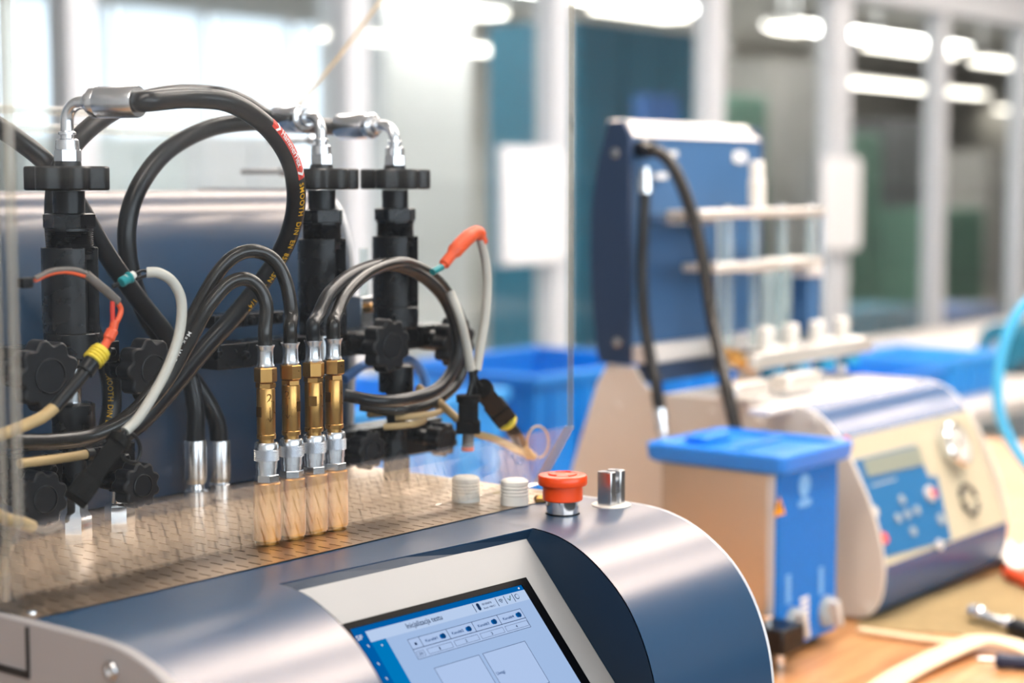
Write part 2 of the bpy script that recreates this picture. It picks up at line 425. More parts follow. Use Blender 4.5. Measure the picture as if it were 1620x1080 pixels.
batten(2.5, 6.5, 3.2, 2.6, .3, 'added warm fill lamp hanging close to the glass partition, left')  # lamp row added to brighten the partition and what stands behind
batten(7.0, 11.0, 3.2, 2.6, .3, 'added warm fill lamp hanging close to the glass partition, right')  # second lamp of the added row, brightens the partition
for k, (x0, y) in enumerate(((3.0, 6.0), (8.0, 6.0), (13.0, 6.0), (4.0, 8.6), (9.5, 8.6), (15.0, 8.6))):  # lamps added near the ceiling to brighten the hall
    batten(x0, x0 + 4, y, 2.82, .4, ['added hall fill lamp near the partition at the left', 'added hall fill lamp near the partition in the middle', 'added hall fill lamp near the partition at the right', 'added hall fill lamp by the far windows', 'added hall fill lamp in the middle of the back row', 'added hall fill lamp at the right of the back row'][k], 'lamp_hall_fill')

# ------------------------------------------------------------------ worktop table
XL, XR = .652, 1.216
tb = thing('worktop_table', (2.2, 1.1, 0), 'warm wooden worktop carrying the two grey and blue test machines', 'table')
MB().b2((.15, .5, ZT - .04), (3.7, 1.68, ZT)).build('tabletop', 'wood_top', tb, bevel=.004)
for x in (.25, 3.6):
    for y in (.6, 1.58): MB().b2((x - .03, y - .03, 0), (x + .03, y + .03, ZT - .04)).build('leg', 'frame_grey', tb)

# ------------------------------------------------------------------ near test bench
bench = thing('test_bench', ((XL + XR) / 2, 1.0, ZT), 'near hydraulic test bench with curved navy console, touch screen and slotted steel deck', 'test bench')
PROF = crom([(0, .888, Z0), (0, .85, Z0), (0, .818, Z0 - .0005), (0, .795, 1.0395), (0, .773, 1.0325), (0, .751, 1.0205), (0, .730, 1.003), (0, .7145, .982), (0, .703, .957), (0, .696, .931),
             (0, .693, .900), (0, .694, .86), (0, .700, .82), (0, .712, .79), (0, .733, .768)], 5)
XA, XB = .818, 1.071
def interp(T, y):
    if y >= T[0][0]: return T[0][1]
    for (a, b), (c, d) in zip(T, T[1:]):
        if y >= c: return b + (d - b) * (a - y) / (a - c)
    return T[-1][1]
TA = [(.846, .819), (.822, .813), (.79, .803), (.766, .798), (.75, .796), (.735, .793), (.70, .789)]
TB = [(.835, 1.078), (.803, 1.0725), (.777, 1.067), (.751, 1.062), (.727, 1.0585), (.70, 1.054)]
def shell2(side):
    ring_ = [(p.y, p.z) for p in PROF] + [(.90, .768), (.90, Z0)]
    n = len(ring_)
    fx = (lambda y: XL + .004) if side < 0 else (lambda y: XR - .003)
    ex = (lambda y: interp(TA, y)) if side < 0 else (lambda y: interp(TB, y))
    V = [Vector((fx(y), y, z)) for y, z in ring_] + [Vector((ex(y), y, z)) for y, z in ring_]
    return MB().add(V, [tuple(range(n))] + [(k, n + k, n + (k + 1) % n, (k + 1) % n) for k in range(n)])
shell2(-1).build('console_shell', 'navy_shell', bench)
shell2(1).build('console_shell', 'navy_shell', bench)
# pocket lining: the flat walls of the screen recess
# pocket: screen plane
P0 = Vector((XB, .83, 1.035)); EY = Vector((0, -.647, -.762)).normalized(); EN = Vector((0, -.7623, .6472)); EX = Vector((1, 0, 0))
def sp(u, v, h=0.0): return P0 + EX * (u - XB) + EY * (v + .0175 * (u - XB)) + EN * h
CUT = [(.815, .8460), (.872, .8435), (.937, .8385), (1.003, .8330), (1.080, .8295)]
def ycut(x):
    for (a, b), (c, d) in zip(CUT, CUT[1:]):
        if x <= c: return b + (d - b) * (x - a) / (c - a)
    return CUT[-1][1]
zs = Z0 - .00015; m = MB(); nC = len(CUT)
m.v = [Vector((x, .90, zs)) for x, y in CUT] + [Vector((x, y, zs)) for x, y in CUT] + [Vector((x, y + .004, zs - .02)) for x, y in CUT] + [Vector((x, .90, zs - .02)) for x, y in CUT]
for k in range(nC - 1):
    for a in range(3): m.f.append([a * nC + k, a * nC + k + 1, (a + 1) * nC + k + 1, (a + 1) * nC + k])
m.build('console_top_strip', 'navy_shell', bench)
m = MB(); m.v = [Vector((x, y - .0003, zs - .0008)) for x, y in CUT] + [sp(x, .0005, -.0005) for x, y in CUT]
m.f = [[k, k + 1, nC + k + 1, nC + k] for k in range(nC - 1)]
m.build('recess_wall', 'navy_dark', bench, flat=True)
def slab(u0, u1, v0, v1, h0, h1):
    P = [(u0, v0), (u1, v0), (u1, v1), (u0, v1)]
    return MB().add([sp(u, v, h0) for u, v in P] + [sp(u, v, h1) for u, v in P],
                    [(0, 1, 2, 3), (7, 6, 5, 4), (0, 4, 5, 1), (1, 5, 6, 2), (2, 6, 7, 3), (3, 7, 4, 0)])
# lower lip of the pocket
MB().prism([(XA, p.y, p.z) for p in PROF if p.z < .905] + [(XA, .90, .768), (XA, .90, .88), (XA, .74, .905)], (XB - XA, 0, 0)).build('console_lower_shell', 'navy_shell', bench)
# inner side walls of the recess, in a darker navy
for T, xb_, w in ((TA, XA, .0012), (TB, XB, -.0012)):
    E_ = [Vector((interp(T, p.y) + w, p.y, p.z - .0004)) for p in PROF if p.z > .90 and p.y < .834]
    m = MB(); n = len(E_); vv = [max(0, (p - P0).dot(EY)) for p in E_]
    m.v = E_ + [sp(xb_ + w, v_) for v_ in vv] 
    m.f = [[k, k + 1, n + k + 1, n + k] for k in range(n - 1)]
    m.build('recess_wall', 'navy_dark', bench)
bez = slab(XA + .0015, XB - .0015, -.001, .165, -.006, 0).build('bezel', 'bezel', bench)
# black glass frame around the display
fr = MB()
FO = (.842, 1.0425, .0304, .150); FI = (.8485, 1.0335, .0352, .145)
def ring(o, i, h0, h1):
    a = [(o[0], o[2]), (o[1], o[2]), (o[1], o[3]), (o[0], o[3])]; b = [(i[0], i[2]), (i[1], i[2]), (i[1], i[3]), (i[0], i[3])]
    V = [sp(u, v, h1) for u, v in a] + [sp(u, v, h1) for u, v in b] + [sp(u, v, h0) for u, v in a] + [sp(u, v, h0) for u, v in b]
    Fc = []
    for k in range(4):
        n = (k + 1) % 4
        Fc += [(k, n, 4 + n, 4 + k), (k, 8 + k, 8 + n, n), (4 + k, 4 + n, 12 + n, 12 + k)]
    return MB().add(V, Fc)
ring(FO, FI, 0, .0012).build('screen_frame', 'black_gloss', bench, flat=True)
disp = slab(.8485, 1.0335, .0352, .145, 0, .0003).build('display', 'scr_dark', bench, flat=True)
def patch(name, u0, u1, v0, v1, mat, h=.0005): return slab(u0, u1, v0, v1, .0003, h).build(name, mat, disp, flat=True)
patch('page', .8752, 1.0335, .0479, .145, 'scr_page')
patch('page_header', .861, 1.0335, .0394, .0479, 'scr_head')
patch('side_menu', .861, .8752, .0479, .145, 'scr_side')
def frame_line(name, u0, u1, v0, v1, t=.0003, fill='scr_cell', ink='scr_ink', h=.0006):
    o = slab(u0, u1, v0, v1, .0003, h).build(name, fill, disp, flat=True)
    m = MB()
    for a in ((u0, u1, v0, v0 + t), (u0, u1, v1 - t, v1), (u0, u0 + t, v0, v1), (u1 - t, u1, v0, v1)):
        s = slab(*a, h, h + .0001); m.add(s.v, s.f)
    m.build(name + '_outline', ink, disp, flat=True)
frame_line('channel_table', .893, 1.0174, .053, .0691)
def line(name, u0, u1, v0, v1, mat='scr_ink', h=.0008): return slab(u0, u1, v0, v1, .0004, h).build(name, mat, disp, flat=True)
line('table_rule', .893, 1.0174, .0609, .0613)
for u in (.9042, .933, .961, .9895): line('table_rule', u, u + .0003, .053, .0611)
for k, u in enumerate((.9054, .934, .9625, .9908)): frame_line('channel_field', u, u + .0258, .0632, .0676, .0002, h=.0007)
frame_line('unit_field', .8945, .902, .0632, .0676, .0002, h=.0007)
frame_line('note_box', .9023, .9503, .078, .140)
frame_line('note_box', .9542, 1.0025, .078, .1135)
def write(s, u, v, h, w, mat='scr_ink', name='lettering', hh=.0009):
    return text_on(s, sp(u, v, hh), (sp(u + .01, v) - sp(u, v)).normalized(), -EY, h, w).build(name, mat, disp, flat=True)
write('Inicjalizacja testu', .8988, .0455, .0042, .0372)
for k, u in enumerate((.9085, .9365, .9650, .9935)):
    write('Kanał#%d' % (k + 1), u, .0585, .0022, .0125, 'scr_blue_ink')
    write('%d' % (k + 1), u + .0085, .0667, .0024, .0011 if k == 0 else .0018)
    m = MB(); c = sp(u + .019, .0575, .0007); m.lathe(c, EN, [(.0021, 0), (.0021, .0003)], 20)
    m.build('toggle_knob', 'scr_blue_ink', disp, flat=True)
    m = MB(); c = sp(u + .0172, .0575, .0005); m.lathe(c, EN, [(.0019, 0), (.0019, .0003)], 20)
    m.build('toggle_track', 'scr_dark', disp, flat=True)
write('DN', .8962, .0665, .0022, .0038); write('Uwagi', .956, .0965, .0026, .0092, 'scr_blue_ink')
write('SF', .8497, .0445, .0036, .0062, 'scr_white')
write('001000078', .9812, .0432, .0016, .0108); write('Bosch 1980/C1', .9812, .0463, .0014, .0128)
for u in (.9720, .9978, .1 + .9075, 1.0172): line('header_rule', u, u + .0003, .0402, .0470)
m = MB()
for k in range(3): 
    q = MB().lathe(sp(.9770, .0420 + .0014 * k, .0006), EN, [(.0016, 0), (.0016, .0002)], 16); q.v = [p + EY * 0 for p in q.v]; m.add(q.v, q.f)
m.build('database_icon', 'scr_ink', disp, flat=True)
m = MB()                                                     # wireless icon: three arcs
for r in (.0012, .0024, .0036):
    c = sp(1.0025, .0455); A = []
    for k in range(9):
        a = math.radians(45 + 90 * k / 8); A.append((math.cos(a), math.sin(a)))
    V = [c + EX * (x * r) - EY * (y * r) + EN * .0008 for x, y in A] + [c + EX * (x * (r - .0006)) - EY * (y * (r - .0006)) + EN * .0008 for x, y in A]
    m.add(V, [(k, k + 1, 10 + k, 9 + k) for k in range(8)])
m.build('wireless_icon', 'scr_ink', disp, flat=True)
def stroke(name, P, w, mat):
    m = MB()
    for (a, b) in zip(P, P[1:]):
        A = sp(*a, .0008); B = sp(*b, .0008); t = (B - A).normalized(); n = t.cross(EN) * w / 2
        m.add([A - n, B - n, B + n, A + n], [(0, 1, 2, 3)])
    m.build(name, mat, disp, flat=True)
stroke('tick_icon', [(1.0105, .0430), (1.0120, .0450), (1.0148, .0412)], .0007, 'scr_green')
m = MB(); m.lathe(sp(1.0215, .0433, .0006), EN, [(.0022, 0), (.0022, .0002)], 20); m.build('face_icon', 'scr_ink', disp, flat=True)
m = MB(); m.lathe(sp(1.0215, .0433, .0008), EN, [(.0017, 0), (.0017, .0002)], 20); m.build('face_icon_inner', 'scr_head', disp, flat=True)
stroke('face_icon_mark', [(1.0200, .0437), (1.0215, .0443), (1.0230, .0437)], .0004, 'scr_ink')
stroke('sort_arrow_icon', [(.8985, .0586), (.8985, .0566)], .0022, 'scr_ink')
m = MB(); m.lathe(sp(1.0285, .0374, .0005), EN, [(.0008, 0), (.0008, .0003)], 12); m.build('status_dot', 'scr_white', disp, flat=True)
for v in (.049, .063, .0745, .083, .0925): stroke('menu_mark', [(.8560, v), (.8568, v + .002)], .0009, 'scr_white')
stroke('menu_mark', [(.868, .0515), (.8688, .0525)], .0012, 'scr_white')

# end plates of the bench (grey, light rounded edge)
REAR = crom([(0, 1.155, Z0), (0, 1.150, 1.10), (0, 1.1475, 1.17), (0, 1.148, 1.22), (0, 1.153, 1.255), (0, 1.164, 1.283), (0, 1.182, 1.298), (0, 1.206, 1.303), (0, 1.25, 1.303)], 5)
def end_plate(x0, x1, grow, name, mat):
    pts = []
    for p in reversed(PROF): pts.append((x0, p.y, p.z))
    pts = [Vector(p) for p in pts]
    pts += [Vector((x0, 1.36, Z0)), Vector((x0, 1.36, .768))]
    c = Vector((x0, 1.0, .95))
    pts = [p + (p - c).normalized() * grow for p in pts]
    return MB().prism(pts, (x1 - x0, 0, 0)).build(name, mat, bench, bevel=.0012)
end_plate(XL - .004, XL + .004, .0012, 'end_plate', 'grey_paint')
end_plate(XR - .003, XR + .0005, .0008, 'end_plate', 'edge_white')
# joint lines and screw in the left end plate
MB().b2((XL - .0055, .888, Z0 - .034), (XL - .0038, 1.36, Z0 - .030)).build('plate_joint', 'black_matte', bench)
MB().b2((XL - .0055, .8865, Z0 - .034), (XL - .0038, .8885, Z0 - .002)).build('plate_joint', 'black_matte', bench)
s_ = at(177, 1060, X=XL - .004)
m = MB().lathe(s_, (-1, 0, 0), [(.0058, 0), (.0058, .0015), (.005, .0026), (.003, .0026), (.0028, .001)], 20); m.build('screw', 'steel', bench)

# slotted deck with real slots
def deck(x0, x1, y0, y1, z, px, py, sl, sw):
    V = []; Fc = []
    ny = int((y1 - y0) / py)
    def quad(a, b, c, d):
        i = len(V); V.extend([a, b, c, d]); Fc.append((i, i + 1, i + 2, i + 3))
    for j in range(ny):
        ya = y0 + j * py; yb = ya + py
        off = (px / 2 if j % 2 else 0)
        nx = int((x1 - x0 - px) / px)
        xs = x0 + off + px * .25
        quad((x0, ya, z), (xs, ya, z), (xs, yb, z), (x0, yb, z))
        xe = xs + nx * px
        quad((xe, ya, z), (x1, ya, z), (x1, yb, z), (xe, yb, z))
        for i in range(nx):
            a = xs + i * px; b = a + px; cx = (a + b) / 2; cy = (ya + yb) / 2
            k = len(V)
            V.extend([(a, ya, z), (b, ya, z), (b, yb, z), (a, yb, z)])
            ins = [(cx - sw / 2, cy - sl / 2 + sw), (cx, cy - sl / 2), (cx + sw / 2, cy - sl / 2 + sw), (cx + sw / 2, cy + sl / 2 - sw), (cx, cy + sl / 2), (cx - sw / 2, cy + sl / 2 - sw)]
            V.extend([(p, q, z) for p, q in ins]); V.extend([(p, q, z - .0012) for p, q in ins])
            Fc.extend([(k, k + 1, k + 6, k + 5, k + 4), (k + 1, k + 2, k + 7, k + 6), (k + 2, k + 3, k + 9, k + 8, k + 7), (k + 3, k, k + 4, k + 9)])
            for q in range(6): Fc.append((k + 4 + q, k + 4 + (q + 1) % 6, k + 10 + (q + 1) % 6, k + 10 + q))
    yb = y0 + ny * py
    quad((x0, yb, z), (x1, yb, z), (x1, y1, z), (x0, y1, z))
    return MB().add(V, Fc)
deck(XL + .004, XR - .003, .892, 1.36, Z0 + .0008, .0116, .0205, .0136, .0017).build('slotted_deck', 'perf_steel', bench, flat=True)
MB().b2((XL + .006, .892, Z0 - .03), (XR - .005, 1.355, Z0 - .018)).build('dark_slot_backing', 'black_matte', bench)  # black sheet stands in for the dark void below the slots
MB().b2((XL + .004, .90, .768), (XR - .003, 1.355, Z0 - .04)).build('base_body', 'grey_paint', bench)
for x in (XL + .05, XR - .05):
    for y in (.80, 1.30): MB().cyl((x, y, ZT), (x, y, .769), .016, seg=20).build('foot', 'black_plastic', bench)
# dark end-of-deck screw heads
for x, y in ((XL + .012, .905), (XR - .012, .905)):
    MB().lathe((x, y, Z0 + .0008), (0, 0, 1), [(.0035, 0), (.0033, .0012), (.002, .0018)], 16).build('screw', 'steel', bench)

# rear cabinet with rounded brow
rear = thing('rear_cabinet', ((XL + XR) / 2, 1.25, Z0 + .001), 'navy metal cabinet with rounded brow behind the valve columns', 'cabinet')
pts = [Vector((XL + .012, p.y, p.z)) for p in REAR] + [Vector((XL + .012, 1.355, 1.303)), Vector((XL + .012, 1.355, Z0 + .002))]
pts[0].z = Z0 + .002
MB().prism(pts, (XR - .022 - XL, 0, 0)).build('cabinet_shell', 'navy_shell', rear)
pe = [p + Vector((XR - XL - .022, 0, 0)) for p in pts]; ce = Vector((pe[0].x, 1.26, 1.16))
pe2 = [Vector((p.x, p.y - (.004 if p.y < 1.3 else -.002), p.z + (.003 if p.z > 1.2 else 0))) for p in pe]
MB().prism(pe2, (.006, 0, 0)).build('end_plate', 'edge_white', rear, bevel=.001)

# ------------------------------------------------------------------ emergency stop, clamp, caps on the deck
e = at(890, 812, Z=Z0)
es = thing('emergency_stop_button', e, 'orange-red mushroom emergency button on a chrome collar', 'button')
MB().lathe(e, (0, 0, 1), [(.0140, 0), (.0140, .0012)], 40).build('gasket', 'black_plastic', es)
MB().lathe(e, (0, 0, 1), [(.0134, .0012), (.0134, .0115)], 48).build('collar', 'chrome', es)
MB().lathe(e, (0, 0, 1), [(.0155, .0112), (.0163, .012), (.0163, .0235)], 48).build('button_skirt', 'red_plastic', es)
MB().lathe(e, (0, 0, 1), [(.0165, .0232), (.0193, .0238), (.0200, .0250), (.0200, .0305), (.0192, .0318), (.0150, .0326), (.013, .0322), (.006, .0330), (.0005, .0332)], 56).build('button_cap', 'red_plastic', es)
for k in range(3):
    a0 = k * 2 * math.pi / 3; V = []
    for j in range(7):
        a = a0 + j * .2; V.append((e.x + .0112 * math.cos(a), e.y + .0112 * math.sin(a), e.z + .0328))
    MB().tube(V, .0006, 6).build('embossed_arrow', 'red_plastic', es)
c = at(967, 799, Z=Z0)
cl = thing('panel_clamp', c, 'slotted steel panel clamp standing beside the emergency button', 'clamp')
MB().lathe(c, (0, 0, 1), [(.0165, 0), (.0165, .0008), (.0155, .0014)], 36).build('washer', 'white_plastic', cl)
for sx in (-1, 1):
    MB().box(c + Vector((sx * .0068, 0, .0152)), (.0072, .014, .0285)).build('jaw', 'steel', cl, bevel=.0008)
MB().box(c + Vector((0, .001, .006)), (.008, .012, .009)).build('jaw_bridge', 'steel', cl)
MB().cyl(c + Vector((-.0035, 0, .020)), c + Vector((.0035, 0, .020)), .003, seg=16).build('pin', 'steel', cl)
for (px, py, lab) in ((737, 792, 'white ridged plastic cap on the deck, left of the pair'), (814, 797, 'white ridged plastic cap on the deck, nearest the red button')):
    c = at(px, py, Z=Z0 + .001)
    t = thing('plug_cap', c, lab, 'cap', 'white caps on the steel deck')
    pr = [(.0118, 0), (.0118, .007)]
    for k in range(4): pr += [(.0112, .0072 + k * .0028), (.0118, .0080 + k * .0028), (.0118, .0094 + k * .0028)]
    pr += [(.0116, .0195), (.0100, .0208)]
    MB().lathe(c, (0, 0, 1), pr, 36).build('cap_body', 'white_plastic', t)
    MB().lathe(c, (0, 0, 1), [(.0095, .0206), (.0092, .0212), (.0002, .0212)], 28).build('cap_top', 'white_plastic', t)
c = at(856, 792, Z=Z0 + .001)
MB().lathe(c, (0, 0, 1), [(.006, 0), (.006, .003), (.004, .005)], 6).solo('deck_bolt', 'brass', c)
tag(bpy.data.objects['deck_bolt'], 'small brass hexagon bolt head on the deck behind the red button', 'bolt')

# ------------------------------------------------------------------ brass couplings
YB = .945
def zc(y): return at(421, y, Y=YB).z
def hexr(r): return r / math.cos(math.pi / 6)
def knurl(o, r, z0, z1, nseg=34, rows=6):
    V = []; Fc = []
    for j in range(rows + 1):
        z = z0 + (z1 - z0) * j / rows
        for k in range(nseg):
            a = 2 * math.pi * (k + (.5 if j % 2 else 0)) / nseg
            V.append(o + Vector((r * math.cos(a), r * math.sin(a), z - o.z)))
    m = MB()
    for j in range(rows):
        for k in range(nseg):
            a0 = j * nseg + k; a1 = j * nseg + (k + 1) % nseg
            b0 = (j + 1) * nseg + k; b1 = (j + 1) * nseg + (k + 1) % nseg
            if j % 2 == 0: tris = ((a0, a1, b0), (a1, b1, b0))
            else: tris = ((a0, b1, b0), (a0, a1, b1))
            for t in tris: Fc.append(t)
    # raise centres: pyramidal knurl
    for t in list(Fc):
        c = (V[t[0]] + V[t[1]] + V[t[2]]) / 3; d = Vector((c.x - o.x, c.y - o.y, 0)).normalized()
        V.append(c + d * .0009); n = len(V) - 1
        m.f += [[t[0], t[1], n], [t[1], t[2], n], [t[2], t[0], n]]
    m.v = V
    return m
ORD = ('first of four from the valve columns side, left end', 'second from the left', 'third from the left', 'right end of the row of four')
COUP = []
for k, px in enumerate((421.5, 461, 497, 529)):
    b = at(px, 700, Y=YB); b = Vector((b.x, YB, Z0 + .001)); COUP.append(b)
    t = thing('quick_coupling', b, ['brass quick coupling, leftmost of four, engraved 2 and arrow', 'brass quick coupling, second from left of four, arrow engraved on it', 'brass quick coupling, third from left of four, with dark wrench flat', 'brass quick coupling, rightmost of the row of four'][k], 'coupling', 'brass quick couplings')
    def lz(pr, seg=40, ph=0): return MB().lathe(Vector((b.x, b.y, 0)), (0, 0, 1), [(r, zc(y)) for r, y in pr], seg, ph)
    base = Z0 + .001
    MB().lathe(Vector((b.x, b.y, 0)), (0, 0, 1), [(.0088, base), (.0088, base + .004)], 30).build('foot_ring', 'brass_dark', t)
    MB().lathe(Vector((b.x, b.y, 0)), (0, 0, 1), [(.0099, base + .003), (.0102, base + .005), (.0102, zc(764)), (.0096, zc(762))], 40).build('socket_body', 'brass_satin', t)
    lz([(.0086, 762), (.0091, 761), (.0091, 751), (.0086, 750)], 6, k * .35).build('steel_hexagon', 'steel', t)
    lz([(.0074, 750), (.0074, 741), (.0080, 740.5), (.0080, 729), (.0088, 728.5), (.0088, 727)]).build('sleeve', 'zinc', t)
    knurl(Vector((b.x, b.y, zc(728))), .0086, zc(728), zc(710)).build('knurled_grip', 'zinc', t, flat=True)
    lz([(.0088, 710), (.0088, 702), (.0080, 699), (.0058, 698)]).build('sleeve_top', 'zinc', t)
    lz([(.0055, 699), (.0055, 694), (.0070, 693.5), (.0072, 692), (.0072, 687), (.0068, 686)]).build('lower_ring', 'brass', t)
    lz([(.0066, 686.5), (.0069, 685), (.0069, 615), (.0064, 613)]).build('valve_body', 'brass', t)
    lz([(.0066, 613.5), (.0074, 612.5), (.0074, 606), (.0068, 605)], 6, .2 + k * .5).build('lock_nut', 'brass', t)
    lz([(.0078, 604), (.0084, 602.5), (.0084, 582.5), (.0078, 581)], 6, .35 + k * .6).build('hexagon_nut', 'brass', t)
    lz([(.0062, 582), (.0068, 578), (.0060, 574), (.0058, 570), (.0058, 556), (.0061, 551), (.0072, 547), (.0072, 545.5), (.0054, 545.5)]).build('ferrule', 'zinc', t)
    # wrench flat and engraving, on the side that faces the front-left
    def side(ang, y, w, hgt, mat, name, r=.0069, d=.0004):
        n = Vector((math.cos(ang), math.sin(ang), 0)); e1 = Vector((-n.y, n.x, 0))
        MB().box(Vector((b.x, b.y, zc(y))) + n * (r - .0009), (w, .002 + d, hgt), (e1, n, Vector((0, 0, 1)))).build(name, mat, t)
    base_a = math.atan2(-b.y, -b.x)
    if k == 0: side(base_a - .85, 650, .005, .0075, 'brass_dark', 'wrench_flat')
    if k == 1: side(base_a + .95, 647, .004, .0075, 'brass_dark', 'wrench_flat')
    if k == 2: side(base_a - .1, 643, .0060, .0075, 'brass_dark', 'wrench_flat')
    if k == 3: side(base_a - .7, 641, .0050, .0075, 'brass_dark', 'wrench_flat')
    if k < 2:
        an = base_a + (.45 if k == 0 else -.35)
        V, Fc = text_geo('2', 1.0); sc = .0085
        def wrap(x, y): 
            a = an + x / .0069
            return Vector((b.x + .00705 * math.cos(a), b.y + .00705 * math.sin(a), zc(634) + y))
        MB().add([wrap((x - .3) * sc, y * sc) for x, y in V], Fc).build('engraved_digit', 'brass_dark', t, flat=True)
        ar = [wrap(0, -.004), wrap(0, -.015)]
        mm = MB().tube(ar, .0003, 6)
        mm.tube([wrap(-.0016, -.0120), wrap(0, -.015)], .0003, 6); mm.tube([wrap(.0016, -.0120), wrap(0, -.015)], .0003, 6)
        mm.build('engraved_arrow', 'brass_dark', t, flat=True)

# ------------------------------------------------------------------ valve columns
YC = 1.06
def column(px, lab, s=1.0, rot=0.0):
    b = at(px, 330, Y=YC); b = Vector((b.x, YC, Z0 + .001))
    dd = (b - CPOS).dot(FWD); 
    def Z(y): return at(112, y, Y=YC).z
    t = thing('valve_column', b, lab, 'valve', 'black valve columns')
    def lz(pr, seg=40, ph=0.0): return MB().lathe(Vector((b.x, b.y, 0)), (0, 0, 1), [(r, Z(y)) for r, y in pr], seg, ph)
    P, ex = star(Vector((b.x, b.y, Z(301))), (0, 0, 1), .0316, Z(263) - Z(301), 7, .12, 140)
    ca, sa = math.cos(rot), math.sin(rot)
    P = [Vector((b.x + (p.x - b.x) * ca - (p.y - b.y) * sa, b.y + (p.x - b.x) * sa + (p.y - b.y) * ca, p.z)) for p in P]
    MB().prism(P, ex).build('handwheel', 'black_plastic', t, bevel=.0015)
    lz([(.0100, 264), (.0096, 256)]).build('neck', 'black_steel', t)
    lz([(.0118, 302), (.0115, 337)]).build('stem', 'black_steel', t)
    lz([(.0165, 361.5), (.0188, 360), (.0188, 339), (.0165, 337)], 6, .3 + rot).build('lock_nut', 'black_steel', t)
    pr = [(.0172, 361)]
    for q in range(12): pr += [(.0172, 365 + q * 3.2), (.0160, 366.6 + q * 3.2)]
    pr += [(.0165, 410)]
    lz(pr, 36).build('threaded_sleeve', 'black_steel', t)
    # body: faceted tube with a tall window in its right side
    R = .0208; ang0 = math.atan2(-CPOS.y - b.y + CPOS.y, -b.x)   # towards the photographer's side
    va = math.atan2(-b.y, -b.x)
    ws, we = va + .55, va + 1.35                                  # window span (seen to the right of centre)
    outer = []
    facets = 10
    angs = [we + (2 * math.pi - (we - ws)) * k / facets for k in range(facets + 1)]
    outer = [Vector((b.x + R * math.cos(a), b.y + R * math.sin(a), 0)) for a in angs]
    inner = [Vector((b.x + (R - .0085) * math.cos(a), b.y + (R - .0085) * math.sin(a), 0)) for a in reversed(angs)]
    poly = [Vector((p.x, p.y, Z(526))) for p in outer + inner]
    MB().prism(poly, (0, 0, Z(391) - Z(526))).build('body_sleeve', 'black_steel', t, bevel=.0006)
    lz([(.0120, 526), (.0120, 411)], 30).build('inner_piston', 'black_matte', t)
    full = [Vector((b.x + R * math.cos(a), b.y + R * math.sin(a), Z(566))) for a in [angs[0] + 2 * math.pi * k / 12 for k in range(12)]]
    MB().prism(full, (0, 0, Z(525.5) - Z(566))).build('body_base', 'black_steel', t, bevel=.001)
    lz([(.0062, 640), (.0062, 564)], 24).build('piston_rod', 'steel', t)
    lz([(.0150, 690), (.0158, 688), (.0158, 640), (.0130, 637)], 36).build('lower_cylinder', 'black_steel', t)
    lz([(.0090, 780), (.0090, 689)], 24).build('lower_stem', 'black_steel', t)
    zt = Z(775)
    MB().lathe(Vector((b.x, b.y, 0)), (0, 0, 1), [(.0120, Z0 + .001), (.0120, Z0 + .003), (.0118, Z0 + .021), (.0092, Z0 + .025), (.0090, zt + .002)], 6, .2).build('foot_nut', 'chrome' if px < 300 else 'black_steel', t)
    # fitting on top
    lz([(.0082, 256.5), (.0098, 255), (.0098, 238), (.0088, 236)], 6, .5 + rot).build('swivel_hexagon', 'zinc', t)
    lz([(.0088, 236.5), (.0084, 222), (.0066, 219.5), (.0048, 219), (.0048, 214), (.0066, 213), (.0066, 209.5), (.0046, 207)]).build('crimp_collar', 'zinc', t)
    return t, b, Z
c1, B1, Zc = column(109, 'black valve column with handwheel at the left, nearest the acrylic corner')
c2, B2, _ = column(509, 'black valve column in the middle, its handwheel half behind a hose loop', rot=.3)
c3, B3, _ = column(625, 'black valve column at the right, beside the red sheathed cable', rot=.15)

def elbow(col, b, far, px, label=None):
    """bent pipe and crimped ferrule from the column top towards a point far (world)"""
    z = Zc(208); top = Vector((b.x, b.y, z))
    d = (far - top); d.z = 0; L = d.length; d.normalize()
    h = far.z - z; r = min(.013, max(.010, h))
    P = [top, top + Vector((0, 0, h - r))]
    for k in range(1, 9):
        a = math.pi / 2 * k / 8
        P.append(top + Vector((0, 0, h - r + r * math.sin(a))) + d * (r * (1 - math.cos(a))))
    e = top + Vector((0, 0, h)) + d * (r + .008); P.append(e)
    MB().tube(P, .0048, 16).build('elbow_pipe', 'zinc', col)
    f0 = e - d * .003
    MB().lathe(f0, d, [(.0066, 0), (.0072, .001), (.0072, .005), (.0100, .0055), (.0114, .0068), (.0116, .012), (.0114, .0124), (.0116, .0128), (.0116, .0450), (.0110, .0465), (.0074, .0465)], 36).build('crimp_ferrule', 'zinc', col)
    return f0 + d * .044, d
f1, d1 = elbow(c1, B1, at(150, 162, Y=1.035), 0)
f2, d2 = elbow(c2, B2, at(480, 187, Y=1.085), 0)
f3, d3 = elbow(c3, B3, at(590, 199, Y=1.085), 0)

